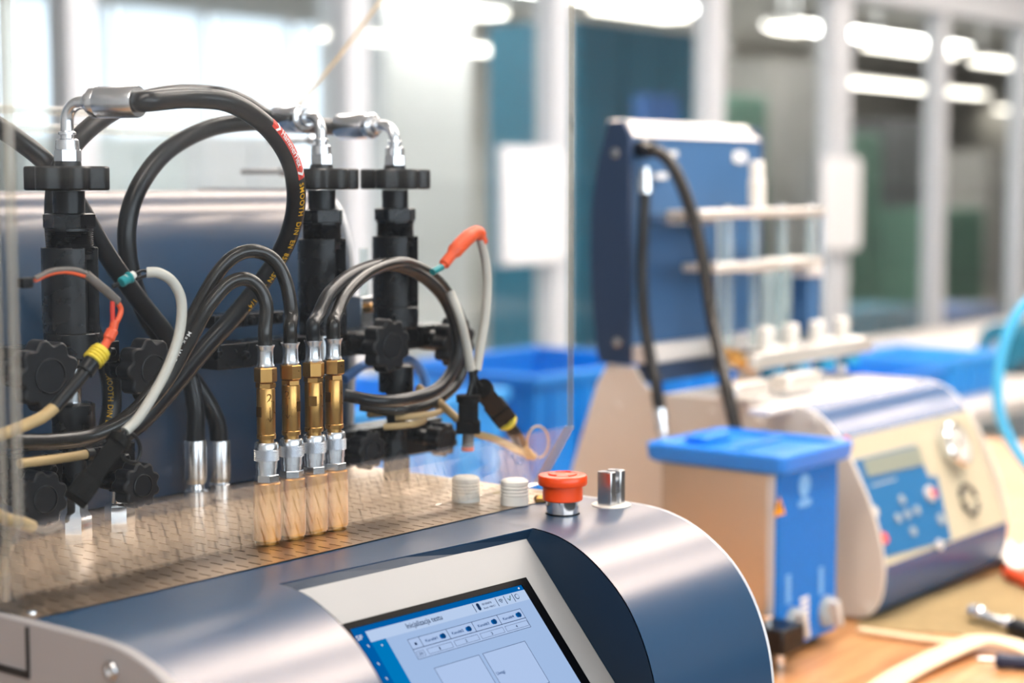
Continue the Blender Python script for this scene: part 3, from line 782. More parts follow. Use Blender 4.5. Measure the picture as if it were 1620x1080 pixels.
# ------------------------------------------------------------------ hoses
def wrap_text(pts, s0, txt, h, w, shift, mat, name, parent, r, flip=False, lift=.0003):
    """print lettering along a hose, starting at arc length s0; shift = angle from the line facing the front"""
    L = [0]
    for a, b in zip(pts, pts[1:]): L.append(L[-1] + (b - a).length)
    T = frames(pts)
    def loc(s):
        s = max(0, min(L[-1] - 1e-6, s))
        i = 0
        while L[i + 1] < s: i += 1
        k = (s - L[i]) / (L[i + 1] - L[i]); p = pts[i].lerp(pts[i + 1], k); t = T[i][0].lerp(T[i + 1][0], k).normalized()
        n = (CPOS - p); n = (n - t * n.dot(t)).normalized(); return p, t, n, t.cross(n)
    V, Fc = txt
    bm = bmesh.new(); bv = [bm.verts.new((x, y, 0)) for x, y in V]
    for f in Fc:
        try: bm.faces.new([bv[i] for i in f])
        except ValueError: pass
    for _ in range(2):
        lg = [e for e in bm.edges if e.calc_length() > .22]
        if lg: bmesh.ops.subdivide_edges(bm, edges=lg, cuts=1)
    bmesh.ops.triangulate(bm, faces=bm.faces); bm.verts.index_update()
    x0 = min(v.co.x for v in bm.verts); x1 = max(v.co.x for v in bm.verts)
    out = []
    for v in bm.verts:
        s = s0 + (v.co.x - x0) / (x1 - x0) * w
        p, t, n, b = loc(s); a = shift + (v.co.y / .73 - .5) * h / r * (1 if flip else -1)
        out.append(p + (n * math.cos(a) + b * math.sin(a)) * (r + lift))
    Fo = [[v.index for v in f.verts] for f in bm.faces]; bm.free()
    return MB().add(out, Fo).build(name, mat, parent, flat=True)
def arc_at(pts, px, py):
    """arc length of the hose point that projects nearest to a place"""
    best = 1e9; s = 0; res = 0
    for i, p in enumerate(pts):
        q = p - CPOS; w = q.dot(FWD); x = 810 + FPX * q.dot(RT) / w; y = 540 - FPX * q.dot(UPV) / w
        if i: s += (p - pts[i - 1]).length
        dd = (x - px) ** 2 + (y - py) ** 2
        if dd < best: best = dd; res = s
    return res
def hose(name, pts, r, mat, label, ends=()):
    base = min(pts, key=lambda p: p.z)
    t = thing(name, base, label, 'hose')
    MB().tube(pts, r, 18).build('hose_body', mat, t)
    return t
RH = .0076
pa = crom([f1 - d1 * .02, f1, f1 + d1 * .012 ] + [at(x, y, Y=Y) for x, y, Y in ((300, 155, .99), (365, 163, .985), (420, 198, .985), (455, 245, .985), (468, 295, .99), (465, 345, 1.0), (447, 395, 1.015), (415, 445, 1.03), (375, 495, 1.045), (325, 550, 1.06), (275, 610, 1.075), (225, 665, 1.09), (170, 700, 1.10), (100, 715, 1.10))], 10)
ha = hose('pressure_hose', pa, RH, 'rubber', 'thick black hose with red and white print looping in front of the middle column')
s0 = arc_at(pa, 424, 193); s1 = arc_at(pa, 470, 330)
band = ([(x / 20, y) for x in range(0, 41) for y in (0, .73)], [[2 * k, 2 * k + 2, 2 * k + 3, 2 * k + 1] for k in range(40)])
def bandw(sa, sb, lo, hi, mat, name):
    V = [(k, y) for k in range(41) for y in (0, .365, .73)]
    Fc = []
    for k in range(40):
        for j in (0, 1): Fc.append([3 * k + j, 3 * k + 3 + j, 3 * k + 4 + j, 3 * k + 1 + j])
    L = sb - sa
    return wrap_text(pa, sa, (V, Fc), (hi - lo), L, (lo + hi) / 2 / RH, mat, name, ha, RH, lift=.0002)
bandw(s0, s0 + .052, -.0108, -.0028, 'red_print', 'red_band')
wrap_text(pa, s0 + .011, text_geo('HammerFlex'), .0052, .031, -.0066 / RH, 'white_print', 'brand_lettering', ha, RH, flip=False, lift=.0006)
for q, sg in ((.004, 1), (.0445, 1)):
    V = [(0, 0), (.5, .365), (0, .73), (.4, .73), (.9, .365), (.4, 0)]
    wrap_text(pa, s0 + q, (V, [[0, 5, 4, 1], [1, 4, 3, 2]]), .0072, .005, -.0066 / RH, 'white_print', 'arrow_print', ha, RH, lift=.0006)
wrap_text(pa, s0 + .055, text_geo('SMOOTH  DIN  EN  857 - 2SN - 6 - 1/4"', spacing=1.15), .0042, .118, -.0050 / RH, 'yellow_print', 'yellow_lettering', ha, RH, lift=.0004)

pb = crom([f2 - d2 * .02, f2, f2 + d2 * .012] + [at(x, y, Y=Y) for x, y, Y in ((375, 158, 1.11), (320, 148, 1.12), (260, 150, 1.12), (190, 170, 1.115), (130, 213, 1.105), (97, 262, 1.10), (86, 330, 1.10), (95, 420, 1.105), (135, 505, 1.108), (170, 580, 1.105), (177, 640, 1.10), (165, 700, 1.10), (150, 745, 1.10))], 9)
hb = hose('pressure_hose', pb, RH, 'rubber', 'thick black hose arching behind the left handwheel, from the middle column')
sb = arc_at(pb, 172, 585)
wrap_text(pb, sb, text_geo('SMOOTH DIN EN', spacing=1.1), .0042, .046, .1, 'yellow_print', 'yellow_lettering', hb, RH, lift=.0004)
pc = crom([f3 - d3 * .02, f3, f3 + d3 * .012] + [at(x, y, Y=Y) for x, y, Y in ((455, 196, 1.125), (395, 193, 1.128), (330, 203, 1.13), (265, 238, 1.13), (220, 295, 1.13), (201, 360, 1.13), (207, 430, 1.13), (232, 500, 1.13), (275, 560, 1.128), (318, 620, 1.12), (342, 665, 1.115), (347, 705, 1.115))], 9)
hc = hose('pressure_hose', pc, RH, 'rubber', 'thick black hose sweeping from the right column down to the rear floor fitting')
pd_ = crom([at(x, y, Y=Y) for x, y, Y in ((-20, 190, 1.12), (30, 222, 1.12), (78, 262, 1.115), (120, 318, 1.11), (165, 396, 1.11), (215, 468, 1.112), (262, 528, 1.112), (296, 585, 1.11), (309, 645, 1.105), (309, 705, 1.105))], 9)
hd = hose('pressure_hose', pd_, RH, 'rubber', 'thick black hose crossing diagonally behind the left column to the front floor fitting')
for h_, p, nm in ((hc, pc[-1], 0), (hd, pd_[-1], 0)):
    z1 = p.z; o = Vector((p.x, p.y, 0)); zb = Z0 + .001
    MB().lathe(o, (0, 0, 1), [(.0070, z1 - .032), (.0086, z1 - .030), (.0092, z1 - .026), (.0092, z1 + .004), (.0088, z1 + .005), (.0078, z1 + .005)], 32).build('crimp_ferrule', 'zinc', h_)
    MB().lathe(o, (0, 0, 1), [(.0098, zb), (.0098, zb + .012), (.0072, zb + .014), (.0062, z1 - .030)], 20).build('tail_fitting', 'zinc', h_)

def chose(k, L, label, mat='rubber_brown', r=.0054):
    b = COUP[k]; z = zc(546)
    P = crom([Vector((b.x, b.y, z - .003)), Vector((b.x, b.y, z + .003)), Vector((b.x, b.y, z + .012))] + [at(x, y, Y=Y) for x, y, Y in L], 9)
    return hose('coupling_hose', P, r, mat, label), P
h1, ph1 = chose(0, [(421, 480, .948), (406, 451, .952), (384, 441, .957), (358, 452, .963), (328, 488, .970), (297, 545, .98), (262, 605, .99), (215, 655, 1.0), (150, 687, 1.01), (80, 697, 1.01), (10, 697, 1.01)], 'thin black hose arching from the leftmost brass coupling towards the left', r=.0053)
s_ = arc_at(ph1, 352, 460)
wrap_text(ph1, s_ + .038, text_geo('Max. W.P.', spacing=1.3), .0030, .026, .5, 'white_print', 'white_lettering', h1, .0053, lift=.0004)
h2, ph2 = chose(1, [(461, 495, .950), (452, 445, .955), (432, 410, .960), (402, 397, .966), (370, 406, .972), (340, 438, .98), (308, 495, .99), (275, 560, 1.0), (245, 612, 1.01), (200, 660, 1.02), (130, 695, 1.03), (40, 702, 1.03)], 'thin black hose arching from the second brass coupling, the taller of two', r=.0053)
h3, ph3 = chose(2, [(503, 500, .952), (522, 463, .962), (560, 432, .976), (610, 418, .99), (660, 432, 1.0), (700, 468, 1.01), (722, 520, 1.015), (722, 570, 1.015), (695, 612, 1.01), (650, 630, 1.0), (600, 634, 1.0), (545, 625, 1.02)], 'thin black hose coiling right from the third brass coupling', 'rubber', .0054)
h4, ph4 = chose(3, [(531, 498, .952), (550, 460, .965), (588, 428, .98), (638, 416, .995), (688, 440, 1.01), (722, 490, 1.02), (738, 550, 1.03), (722, 605, 1.035), (680, 638, 1.03), (628, 648, 1.03), (570, 640, 1.05)], 'thin black hose coiling right from the rightmost brass coupling', 'rubber_brown', .0054)

# ------------------------------------------------------------------ black manifold beams and star knobs
def beam(px0, px1, y0, y1, Yf, depth, label, extra=None):
    a = at(px0, (y0 + y1) / 2, Y=Yf); b = at(px1, (y0 + y1) / 2, Y=Yf)
    mid = (px0 + px1) / 2
    zt, zb = at(mid, y0, Y=Yf).z, at(mid, y1, Y=Yf).z
    t = thing('manifold_beam', ((a.x + b.x) / 2, Yf + depth / 2, zb), label, 'manifold')
    MB().b2((a.x, Yf, zb), (b.x, Yf + depth, zt)).build('beam_body', 'black_steel', t, bevel=.001)
    n = 5
    for k in range(n):
        x = a.x + (b.x - a.x) * (k + .5) / n
        MB().lathe((x, Yf, (zt + zb) / 2), (0, -1, 0), [(.004, 0), (.004, .003), (.0025, .004)], 6).build('plug_screw', 'black_steel', t)
    return t
beam(345, 712, 528, 566, 1.082, .03, 'long black steel beam joining the middle and right columns')
beam(340, 450, 496, 516, 1.095, .03, 'short black bar above the long beam, left of the middle column')
beam(30, 190, 545, 580, 1.082, .03, 'black steel beam clamped behind the left column')
beam(545, 700, 672, 726, 1.082, .035, 'lower black manifold block at the foot of the right column')
beam(20, 215, 712, 760, 1.082, .035, 'lower black manifold block at the foot of the left column')
def star_knob(px, py, r, Yf, label, stem=.03):
    c = at(px, py, Y=Yf)
    t = thing('star_knob', c, label, 'knob', 'black star knobs')
    P, ex = star(c, (0, -1, 0), r, -.016, 9, .10, 108)
    P = [p for p in P]; m = MB().prism(P, (0, .016, 0)); m.build('grip', 'knob_black', t, bevel=.0018)
    MB().lathe(c, (0, -1, 0), [(r * .50, -.002), (r * .50, .0008), (r * .46, .0012), (r * .42, -.0012), (.0005, -.0018)], 32).build('centre_cap', 'knob_black', t)
    MB().cyl(c + Vector((0, .016, 0)), c + Vector((0, .016 + stem, 0)), r * .42, seg=24).build('stem', 'black_steel', t)
star_knob(621, 547, .0238, 1.030, 'black star knob in front of the right column, inside the hose coil')
star_knob(728, 541, .0232, 1.045, 'black star knob partly behind the hose coil, far right', .03)
star_knob(80, 595, .0262, 1.030, 'black star knob low at the left, beside the yellow cable seal')
star_knob(243, 585, .0245, 1.050, 'black star knob right of the left column, behind the pale cable')
star_knob(590, 712, .0175, 1.045, 'small black star knob at the foot of the right column', .03)
star_knob(708, 695, .0160, 1.045, 'small black star knob behind the black plug, lower right', .03)
star_knob(226, 768, .0180, 1.045, 'small black star knob at the foot of the left column, to its right', .03)
star_knob(72, 790, .0210, 1.045, 'black star knob at the bottom left behind the acrylic corner', .03)
# bolted steel block with brass fitting between the two right columns
c = at(571, 495, Y=1.13)
t = thing('fitting_block', c, 'bare steel block with brass fitting between the two right columns', 'fitting')
MB().box(c, (.020, .02, .032)).build('block_body', 'steel', t, bevel=.001)
MB().cyl(c + Vector((0, 0, -.03)), c + Vector((0, 0, -.016)), .006).build('block_stem', 'steel', t)
MB().lathe(c + Vector((-.004, -.010, .006)), (0, -1, 0), [(.005, 0), (.005, .006), (.003, .009)], 6).build('brass_nipple', 'brass', t)
MB().cyl(c + Vector((.004, 0, .016)), c + Vector((.004, 0, .06)), .004, seg=16).build('bright_gap_tube', 'tube_glass', t)  # added hazy tube, stands for the bright background above the block
# chrome plugs at the left column foot
c = at(190, 838, Z=Z0 + .001)
t = thing('chrome_plug', c, 'polished chrome hexagon plug on the deck right of the left column', 'fitting')
MB().lathe(c, (0, 0, 1), [(.0115, 0), (.0115, .019), (.0095, .022)], 6, .3).build('hexagon', 'chrome', t)
MB().lathe(c, (0, 0, 1), [(.0080, .021), (.0080, .031), (.006, .033)], 24).build('plug_top', 'chrome', t)

# ------------------------------------------------------------------ cables
def cable(name, segs, label, base=None, cat='cable'):
    allp = [p for s in segs for p in s[1]]
    t = thing(name, min(allp, key=lambda p: p.z), label, cat)
    for nm, pts, r, mat in segs: MB().tube(pts, r, 12).build(nm, mat, t)
    return t
def oriented_box(m, c, d, up, sz):
    d = Vector(d).normalized(); up = Vector(up); n = d.cross(up).normalized(); u = n.cross(d)
    return m.box(c, sz, (d, n, u))
mk('plug_black', rgb(16, 15, 14), .5, spec=.12)
def plug(t, p0, p1, w, mat='plug_black', ring=None, ribs=True):
    """a sealed automotive plug between two points"""
    d = (p1 - p0); L = d.length; d = d.normalized(); up = UPZ if abs(d.z) < .9 else RT
    oriented_box(MB(), p0.lerp(p1, .34), d, CPOS - p0, (L * .62, w, w * .85)).build('plug_housing', mat, t, bevel=w * .08)
    oriented_box(MB(), p0.lerp(p1, .74), d, CPOS - p0, (L * .34, w * 1.22, w)).build('plug_collar', mat, t, bevel=w * .08)
    for k in (-1, 1):
        s = d.cross(CPOS - p0).normalized()
        oriented_box(MB(), p0.lerp(p1, .40) + s * (k * w * .28) + (CPOS - p0).normalized() * w * .45, d, CPOS - p0, (L * .5, w * .14, w * .14)).build('housing_rib', mat, t)
    oriented_box(MB(), p0.lerp(p1, .72) + (CPOS - p0).normalized() * w * .55, d, CPOS - p0, (L * .2, w * .45, w * .16)).build('latch', mat, t, bevel=.0004)
    MB().cyl(p0 - d * .004, p0 + d * .002, w * .62, seg=20).build('rim', mat, t)
    if ring: MB().lathe(p1 - d * .002, d, [(w * .55, 0), (w * .62, .001), (w * .62, .004), (w * .55, .005)], 24).build('seal_ring', ring, t)

# pale cable with teal plug, left
p = path(((232, 431, .965), (252, 432, .96), (274, 447, .958), (287, 478, .957), (284, 525, .957), (268, 575, .957), (245, 620, .957), (218, 662, .957), (198, 682, .957)))
t = cable('pale_cable', [('sheath', p, .0037, 'cable_white'),
     ('wire', path(((240, 431, .965), (226, 428, .966), (214, 433, .966)), 5), .0011, 'black_plastic'),
     ('wire', path(((240, 433, .965), (228, 437, .966), (216, 440, .966)), 5), .0011, 'black_plastic'),
     ('wire', path(((198, 682, .957), (190, 698, .957), (182, 708, .957)), 5), .0018, 'black_plastic'),
     ('wire', path(((200, 682, .957), (214, 690, .957), (222, 710, .957), (216, 730, .957), (200, 728, .957), (186, 712, .957)), 6), .0014, 'black_plastic')],
    'pale grey cable with a teal and white plug hanging beside the left column')
a, b = at(212, 434, Y=.966), at(199, 442, Y=.966)
MB().cyl(a, b, .0028, .0034).build('white_insert', 'white_plastic', t)
a2, b2 = at(206, 438, Y=.966), at(188, 449, Y=.966)
dv = (b2 - a2).normalized()
MB().lathe(a2, dv, [(.0042, 0), (.0042, .0015), (.0034, .002), (.0036, .0085), (.0028, .009)], 20).build('teal_seal', 'teal', t)
MB().cyl(b2, at(178, 453, Y=.967), .0016, seg=10).build('pin', 'black_plastic', t)
plug(t, at(186, 700, Y=.957), at(112, 800, Y=.957), .0135)

# orange pair, red shrink sleeve and yellow seal, left
Y1 = .975
t = cable('orange_wire_loom', [
    ('orange_wire', path(((55, 444, Y1), (80, 433, Y1), (105, 430, Y1), (132, 436, Y1), (140, 440, Y1))), .0014, 'orange_wire'),
    ('black_wire', path(((55, 441, Y1), (80, 429, Y1), (108, 426, Y1), (130, 430, Y1), (142, 438, Y1))), .0018, 'cable_grey'),
    ('grey_sleeve', path(((136, 433, Y1), (152, 447, Y1), (170, 462, Y1), (186, 477, Y1))), .0031, 'cable_grey'),
    ('orange_wire', path(((184, 476, Y1), (191, 488, Y1), (189, 500, Y1), (183, 512, Y1))), .0020, 'orange_wire'),
    ('red_wire', path(((178, 476, Y1), (178, 492, Y1), (179, 510, Y1))), .0017, 'red_print'),
    ('shrink_sleeve', path(((182, 506, Y1), (179, 520, Y1), (172, 535, Y1), (164, 550, Y1)), 5), [.0030] * 6 + [.0042] * 5 + [.0030] * 5, 'orange'),
    ('seal', path(((162, 553, Y1), (147, 570, Y1)), 5), .0066, 'yellow'),
    ('plug_neck', path(((150, 567, Y1), (134, 588, Y1)), 5), .0062, 'black_plastic'),
    ('boot', path(((136, 586, Y1), (112, 615, Y1), (86, 645, Y1)), 5), .0046, 'black_plastic'),
    ('yellow_sheath', path(((88, 643, Y1), (66, 660, Y1), (40, 672, Y1), (0, 688, Y1), (-20, 692, Y1))), .0042, 'cable_tan')],
    'orange wires with red shrink sleeve and yellow ribbed seal at the left')
for k in range(4):
    c = at(159 - k * 3.6, 556.5 + k * 4, Y=Y1); dv = (at(147, 570, Y=Y1) - at(162, 553, Y=Y1)).normalized()
    MB().lathe(c, dv, [(.0062, 0), (.0075, .0006), (.0075, .0014), (.0062, .002)], 24).build('seal_rib', 'yellow', t)
MB().box(at(40, 447, Y=Y1), (.009, .007, .007)).build('tail_plug', 'black_plastic', t, bevel=.001)
# tan cable at the far left
cable('tan_cable', [('sheath', path(((30, 733, 1.0), (80, 727, 1.0), (115, 722, 1.0), (138, 718, 1.0))), .0034, 'cable_tan'), ('grommet', path(((136, 719, 1.0), (146, 717, 1.0)), 4), .0046, 'black_plastic')],
      'short tan cable end behind the lower left column')
t = cable('tan_corner_cable', [('sheath', path(((-8, 812, .93), (12, 822, .93), (32, 826, .93), (52, 834, .93))), .0042, 'cable_tan'), ('wire', path(((50, 832, .93), (72, 836, .935), (95, 826, .94)), 6), .0016, 'cable_grey'), ('wire', path(((50, 836, .93), (74, 842, .935), (98, 832, .94)), 6), .0016, 'cable_grey')],
      'tan cable stub with bare grey leads at the lower left acrylic corner')

# right: red tipped pale cables and black plugs
YR = .985
t = cable('red_tipped_cable', [
    ('sheath', path(((760, 378, YR), (768, 410, YR), (771, 450, YR), (768, 500, YR), (760, 550, YR), (754, 585, YR))), .0042, 'cable_white'),
    ('sheath', path(((712, 462, YR + .01), (727, 500, YR), (738, 545, YR), (745, 585, YR))), .0040, 'cable_white'),
    ('red_sleeve', path(((764, 384, YR), (756, 368, YR), (742, 374, YR), (722, 394, YR), (704, 416, YR), (699, 422, YR)), 6), [.0048] * 4 + [.0062] * 8 + [.0068] * 8 + [.0048] * 6 + [.003] * 5, 'orange'),
    ('teal_pin', path(((699, 422, YR), (684, 430, YR)), 3), .0030, 'teal'),
    ('wire', path(((754, 583, YR), (749, 600, YR), (752, 622, YR))), .0024, 'black_plastic'),
    ('wire', path(((745, 583, YR), (746, 605, YR), (740, 630, YR))), .0024, 'black_plastic'),
    ('wire', path(((750, 590, YR), (758, 608, YR), (768, 618, YR))), .0022, 'black_plastic')],
    'pale cable with orange-red sleeve arching up beside the right column')
t = thing('black_plug', at(743, 712, Y=YR), 'black square sealed plug hanging upright with an orange tip', 'plug', 'black cable plugs')
plug(t, at(741, 632, Y=YR), at(741, 690, Y=YR), .0175)
MB().cyl(at(741, 686, Y=YR), at(740, 708, Y=YR), .0052).build('stub', 'cable_grey', t)
MB().cyl(at(740, 706, Y=YR), at(740, 713, Y=YR), .0054).build('orange_tip', 'orange', t)
t = thing('black_plug', at(800, 670, Y=YR + .005), 'black sealed plug tilted right with a yellow ring', 'plug', 'black cable plugs')
plug(t, at(764, 618, Y=YR), at(800, 664, Y=YR + .01), .0165, ring='yellow')
p = path(((798, 664, YR + .01), (812, 682, YR + .012), (824, 702, YR + .014)), 5)
MB().tube(p, .0060, 16).build('boot', 'black_plastic', t)
MB().tube(path(((822, 700, YR + .014), (830, 712, YR + .014), (838, 720, YR + .014)), 5), .0050, 16).build('cable_stub', 'cable_tan', t)
cable('tan_lead', [('sheath', path(((660, 612, 1.04), (690, 632, 1.03), (715, 655, 1.01), (745, 682, 1.0), (785, 695, .998), (820, 712, .998), (845, 722, .998))), .0036, 'cable_tan')],
      'tan cable running from the hose coil down to the right corner of the deck')
ringp = [at(851 + 17 * math.cos(a), 699 + 25 * math.sin(a), Y=.99) for a in [math.radians(100 + 345 * k / 40) for k in range(41)]]
cable('wire_ring', [('loop', ringp, .0010, 'cable_tan')], 'thin tan wire bent into an open ring at the lower right of the cover')
cc = B3
def coil(zpy, r, label, px=640):
    c = at(px, zpy, Y=1.05); P = [c + Vector((r * math.cos(a), r * .8 * math.sin(a), .002 * a)) for a in [2 * math.pi * k / 40 for k in range(30)]]
    P = [c + Vector((r * math.cos(-2.6 + a), r * .9 * math.sin(-2.6 + a), .0012 * a)) for a in [4.2 * k / 40 for k in range(41)]]
    cable('tan_coil', [('sheath', P, .0030, 'cable_tan')], label)
coil(652, .036, 'upper tan cable turn below the black hose coil'); coil(668, .030, 'lower tan cable turn resting on the manifold block', 620)
cable('blue_lead', [('sheath', path(((545, 600, 1.12), (575, 578, 1.12), (610, 575, 1.12), (645, 568, 1.11), (668, 590, 1.11), (675, 625, 1.11))), .0045, 'cable_blue')], 'light blue cable curling behind the right column')
cable('thin_streak', [('cord', [at(470, 170, Y=1.36), at(540, 85, Y=1.36), at(612, -12, Y=1.36), at(660, -80, Y=1.36)], .0016, 'cable_tan')], 'thin tan cord rising behind the hoses to the top of the cover')  # thin tan tube drawn as a slanting streak

# ------------------------------------------------------------------ clear acrylic cover
GX0, GX1, GY, GB, GT = .649, 1.218, .895, 1.1015, 1.56
TK = .006
cov = thing('acrylic_cover', ((GX0 + GX1) / 2, 1.1, Z0 + .002), 'clear acrylic safety cover over the steel deck with polished edges', 'cover')
MB().add([(GX0, GY, GB), (GX1, GY, GB), (GX1, GY, GT), (GX0, GY, GT), (GX0, GY + TK, GB + .001), (GX1, GY + TK, GB + .001), (GX1, GY + TK, GT), (GX0, GY + TK, GT)],
         [(0, 1, 2, 3), (7, 6, 5, 4), (0, 3, 7, 4), (1, 5, 6, 2)]).build('front_panel', 'acrylic', cov)
lb = Vector((0, GY + .034, Z0 + .005))
MB().add([(GX0, GY, GB), (GX1, GY, GB), (GX1, lb.y, lb.z), (GX0, lb.y, lb.z), (GX0, GY + TK, GB + .001), (GX1, GY + TK, GB + .001), (GX1, lb.y + TK, lb.z + .001), (GX0, lb.y + TK, lb.z + .001)],
         [(0, 1, 2, 3), (7, 6, 5, 4), (0, 3, 7, 4), (1, 5, 6, 2), (3, 2, 6, 7)]).build('front_lip', 'acrylic_lip', cov)
MB().b2((GX0, GY + TK + .0005, Z0 + .003), (GX0 + TK, 1.40, GT)).build('side_panel', 'acrylic', cov)
MB().b2((GX0, GY, GT), (GX1, 1.40, GT + TK)).build('top_panel', 'acrylic', cov)
for py in (176, 204):
    z_ = at(100, py, Y=1.385).z
    MB().b2((GX0 + .01, 1.38, z_ - .004), (GX1 - .01, 1.39, z_ + .004)).build('rear_rail', 'acrylic_edge', cov, bevel=.002)
for px, py in ((489, 222), (446, 271)):
    c = at(px, py, Y=1.33); MB().lathe(c, (0, -1, 0), [(.006, 0), (.006, .004), (.003, .006)], 6).build('rail_bolt', 'steel', cov)
    MB().cyl(c, c + Vector((0, .06, 0)), .003, seg=10).build('bolt_shank', 'steel', cov)
# polished saw-cut edges: thin strips that catch the light
MB().b2((GX0 - .0008, GY - .0008, GB), (GX0 + .0035, GY + TK, GT)).build('polished_edge', 'acrylic_edge', cov, bevel=.0006)
MB().b2((GX0 - .0008, GY + TK + .007, Z0 + .01), (GX0 + .002, GY + TK + .012, GT)).build('polished_edge', 'acrylic_edge', cov, bevel=.0006)
MB().b2((GX1 - .0004, GY - .0003, GB), (GX1 + .0005, GY + TK, GT)).build('polished_edge', 'acrylic_edge', cov, bevel=.0004)
for x in (GX0, GX1):
    MB().add([(x - .002, GY - .001, GB), (x + .002, GY - .001, GB), (x + .002, lb.y - .001, lb.z), (x - .002, lb.y - .001, lb.z), (x - .002, GY + TK + .002, GB), (x + .002, GY + TK + .002, GB), (x + .002, lb.y + TK + .003, lb.z), (x - .002, lb.y + TK + .003, lb.z)],
             [(0, 1, 2, 3), (7, 6, 5, 4), (0, 3, 7, 4), (1, 5, 6, 2), (3, 2, 6, 7), (0, 4, 5, 1)]).build('polished_edge', 'acrylic_edge', cov, bevel=.0008)

# ------------------------------------------------------------------ second tester
X2 = 2.028
XE = at(1588, 850, Y=1.005).x
m2 = thing('injector_tester', ((X2 + XE) / 2, 1.25, ZT), 'second tester with beige side plate, navy rounded console and cream keypad panel', 'test bench')
SIDE = crom([(0, 1.045, ZT + .004), (0, 1.022, .758), (0, 1.006, .778), (0, 1.000, .81), (0, 1.002, .84), (0, 1.012, .88), (0, 1.030, .922), (0, 1.052, .962), (0, 1.075, .992), (0, 1.098, 1.012), (0, 1.125, 1.021)], 4)
pts = [(X2, p.y, p.z) for p in SIDE] + [(X2, 1.355, 1.022), (X2, 1.372, 1.036), (X2, 1.385, 1.056), (X2, 1.431, 1.057), (X2, 1.448, 1.03), (X2, 1.545, ZT + .004)]
MB().prism(pts, (.006, 0, 0)).build('side_plate', 'beige_paint', m2, bevel=.001)
MB().prism([(XE + .0, p[1], p[2]) for p in pts], (.006, 0, 0)).build('side_plate', 'beige_paint', m2, bevel=.001)
for px, py in ((1286, 665), (1200, 668), (1126, 655), (1371, 963), (975, 590), (975, 644), (1066, 700)):
    c = at(px, py, X=X2)
    MB().lathe(c, (-1, 0, 0), [(.0075, 0), (.0072, .0015), (.004, .0025)], 20).build('screw', 'beige_paint', m2)
PA = (1.066, .9815); PB = (1.0010, .825)          # flat keypad panel between these profile points
def xprism(pp, x0, x1, name, mat, **k): return MB().prism([(x0, y, z) for y, z in pp], (x1 - x0, 0, 0)).build(name, mat, m2, **k)
up = [(p.y, p.z) for p in SIDE if p.z > .985]
xprism([(PA[0], PA[1])] + up + [(1.14, .95)], X2 + .006, XE, 'console_brow', 'navy_shell_light')
lo = [(p.y, p.z) for p in SIDE if p.z < .822 and p.z > .757]
xprism(lo + [PB, (1.10, .86), (1.10, .757)], X2 + .006, XE, 'console_chin', 'navy_shell_light')
xprism([PA, PB, (1.10, .86), (1.10, .96)], X2 + .006, XE, 'keypad_panel', 'cream_panel')
xprism([(1.13, .757), (1.13, 1.016), (1.36, 1.016), (1.54, .757)], X2 + .006, XE, 'base_body', 'alu_white')
Q0 = Vector((X2, PA[0], PA[1])); QY = (Vector((0, PB[0], PB[1])) - Vector((0, PA[0], PA[1]))).normalized(); QN = Vector((0, QY.z, -QY.y)); QN = QN if QN.y < 0 else -QN
def q3(px, py, h=0.0):
    r = ray(px, py); tt = (Q0 - CPOS).dot(QN) / r.dot(QN); return CPOS + r * tt + QN * h
def qpoly(pxs, h, name, mat, parent=None):
    P = [q3(x, y, 0.0002) for x, y in pxs]
    return MB().prism(P, QN * h).build(name, mat, parent or m2, flat=True)
kp = qpoly([(1349, 729), (1447, 704), (1469, 756), (1481, 752), (1504, 853), (1398, 882)], .0012, 'keypad', 'keypad_blue')
qpoly([(1362, 728), (1451, 706), (1460, 735), (1371, 755)], .0026, 'lcd_window', 'lcd', kp)
def qdisc(px, py, r, h, name, mat, parent=None, base=.0012, seg=24, inner=None):
    c = q3(px, py, base)
    pr = [(r, 0), (r, h)] if not inner else [(r, 0), (r, h), (inner, h), (inner, 0)]
    return MB().lathe(c, QN, pr, seg).build(name, mat, parent or m2)
for px, py in ((1424, 791), (1418, 820), (1433, 814), (1448, 808), (1442, 841)): qdisc(px, py, .0062, .003, 'cursor_key', 'key_grey', kp)
qdisc(1486, 822, .008, .003, 'cursor_key', 'key_grey', kp)
qdisc(1395, 852, .0075, .004, 'red_key', 'key_red'); qdisc(1380, 810, .007, .004, 'side_key', 'key_white'); qdisc(1468, 782, .011, .005, 'lamp_key', 'key_white')
qdisc(1470, 782, .006, .007, 'lamp_dot', 'key_red'); qdisc(1336, 703, .009, .005, 'red_indicator', 'key_red'); qdisc(1484, 862, .007, .003, 'maker_badge', 'alu_white')
for k in range(9):                                            # unreadable line of small print: only its strokes
    MB().box(q3(1379, 768, .0014) + EX * (.008 * k), (.0055, .004, .0006), (EX, QY, QN)).build('print_mark', 'key_grey', kp, flat=True)
g = thing('pressure_gauge', q3(1499, 706), 'round chrome pressure gauge with white dial on the cream panel', 'gauge')
c = q3(1501, 707)
MB().lathe(c, QN, [(.031, 0), (.033, .004), (.033, .016), (.030, .019), (.0275, .019), (.0275, .009)], 40).build('gauge_ring', 'chrome', g)
MB().lathe(c, QN, [(.0275, .010), (.0275, .0165)], 40).build('dial', 'key_white', g)
MB().box(c + QN * .0172 + EX * .004 + QY * -.004, (.022, .0016, .0008), ((EX - QY).normalized(), (EX + QY).normalized(), QN)).build('needle', 'black_plastic', g)
MB().cyl(c + QN * .0165, c + QN * .019, .003).build('needle_hub', 'black_plastic', g)
sk = thing('round_socket', q3(1530, 791), 'dark ringed round socket below the pressure gauge', 'socket')
c = q3(1530, 791)
MB().lathe(c, QN, [(.018, 0), (.018, .003)], 32).build('socket_plate', 'cream_panel', sk)
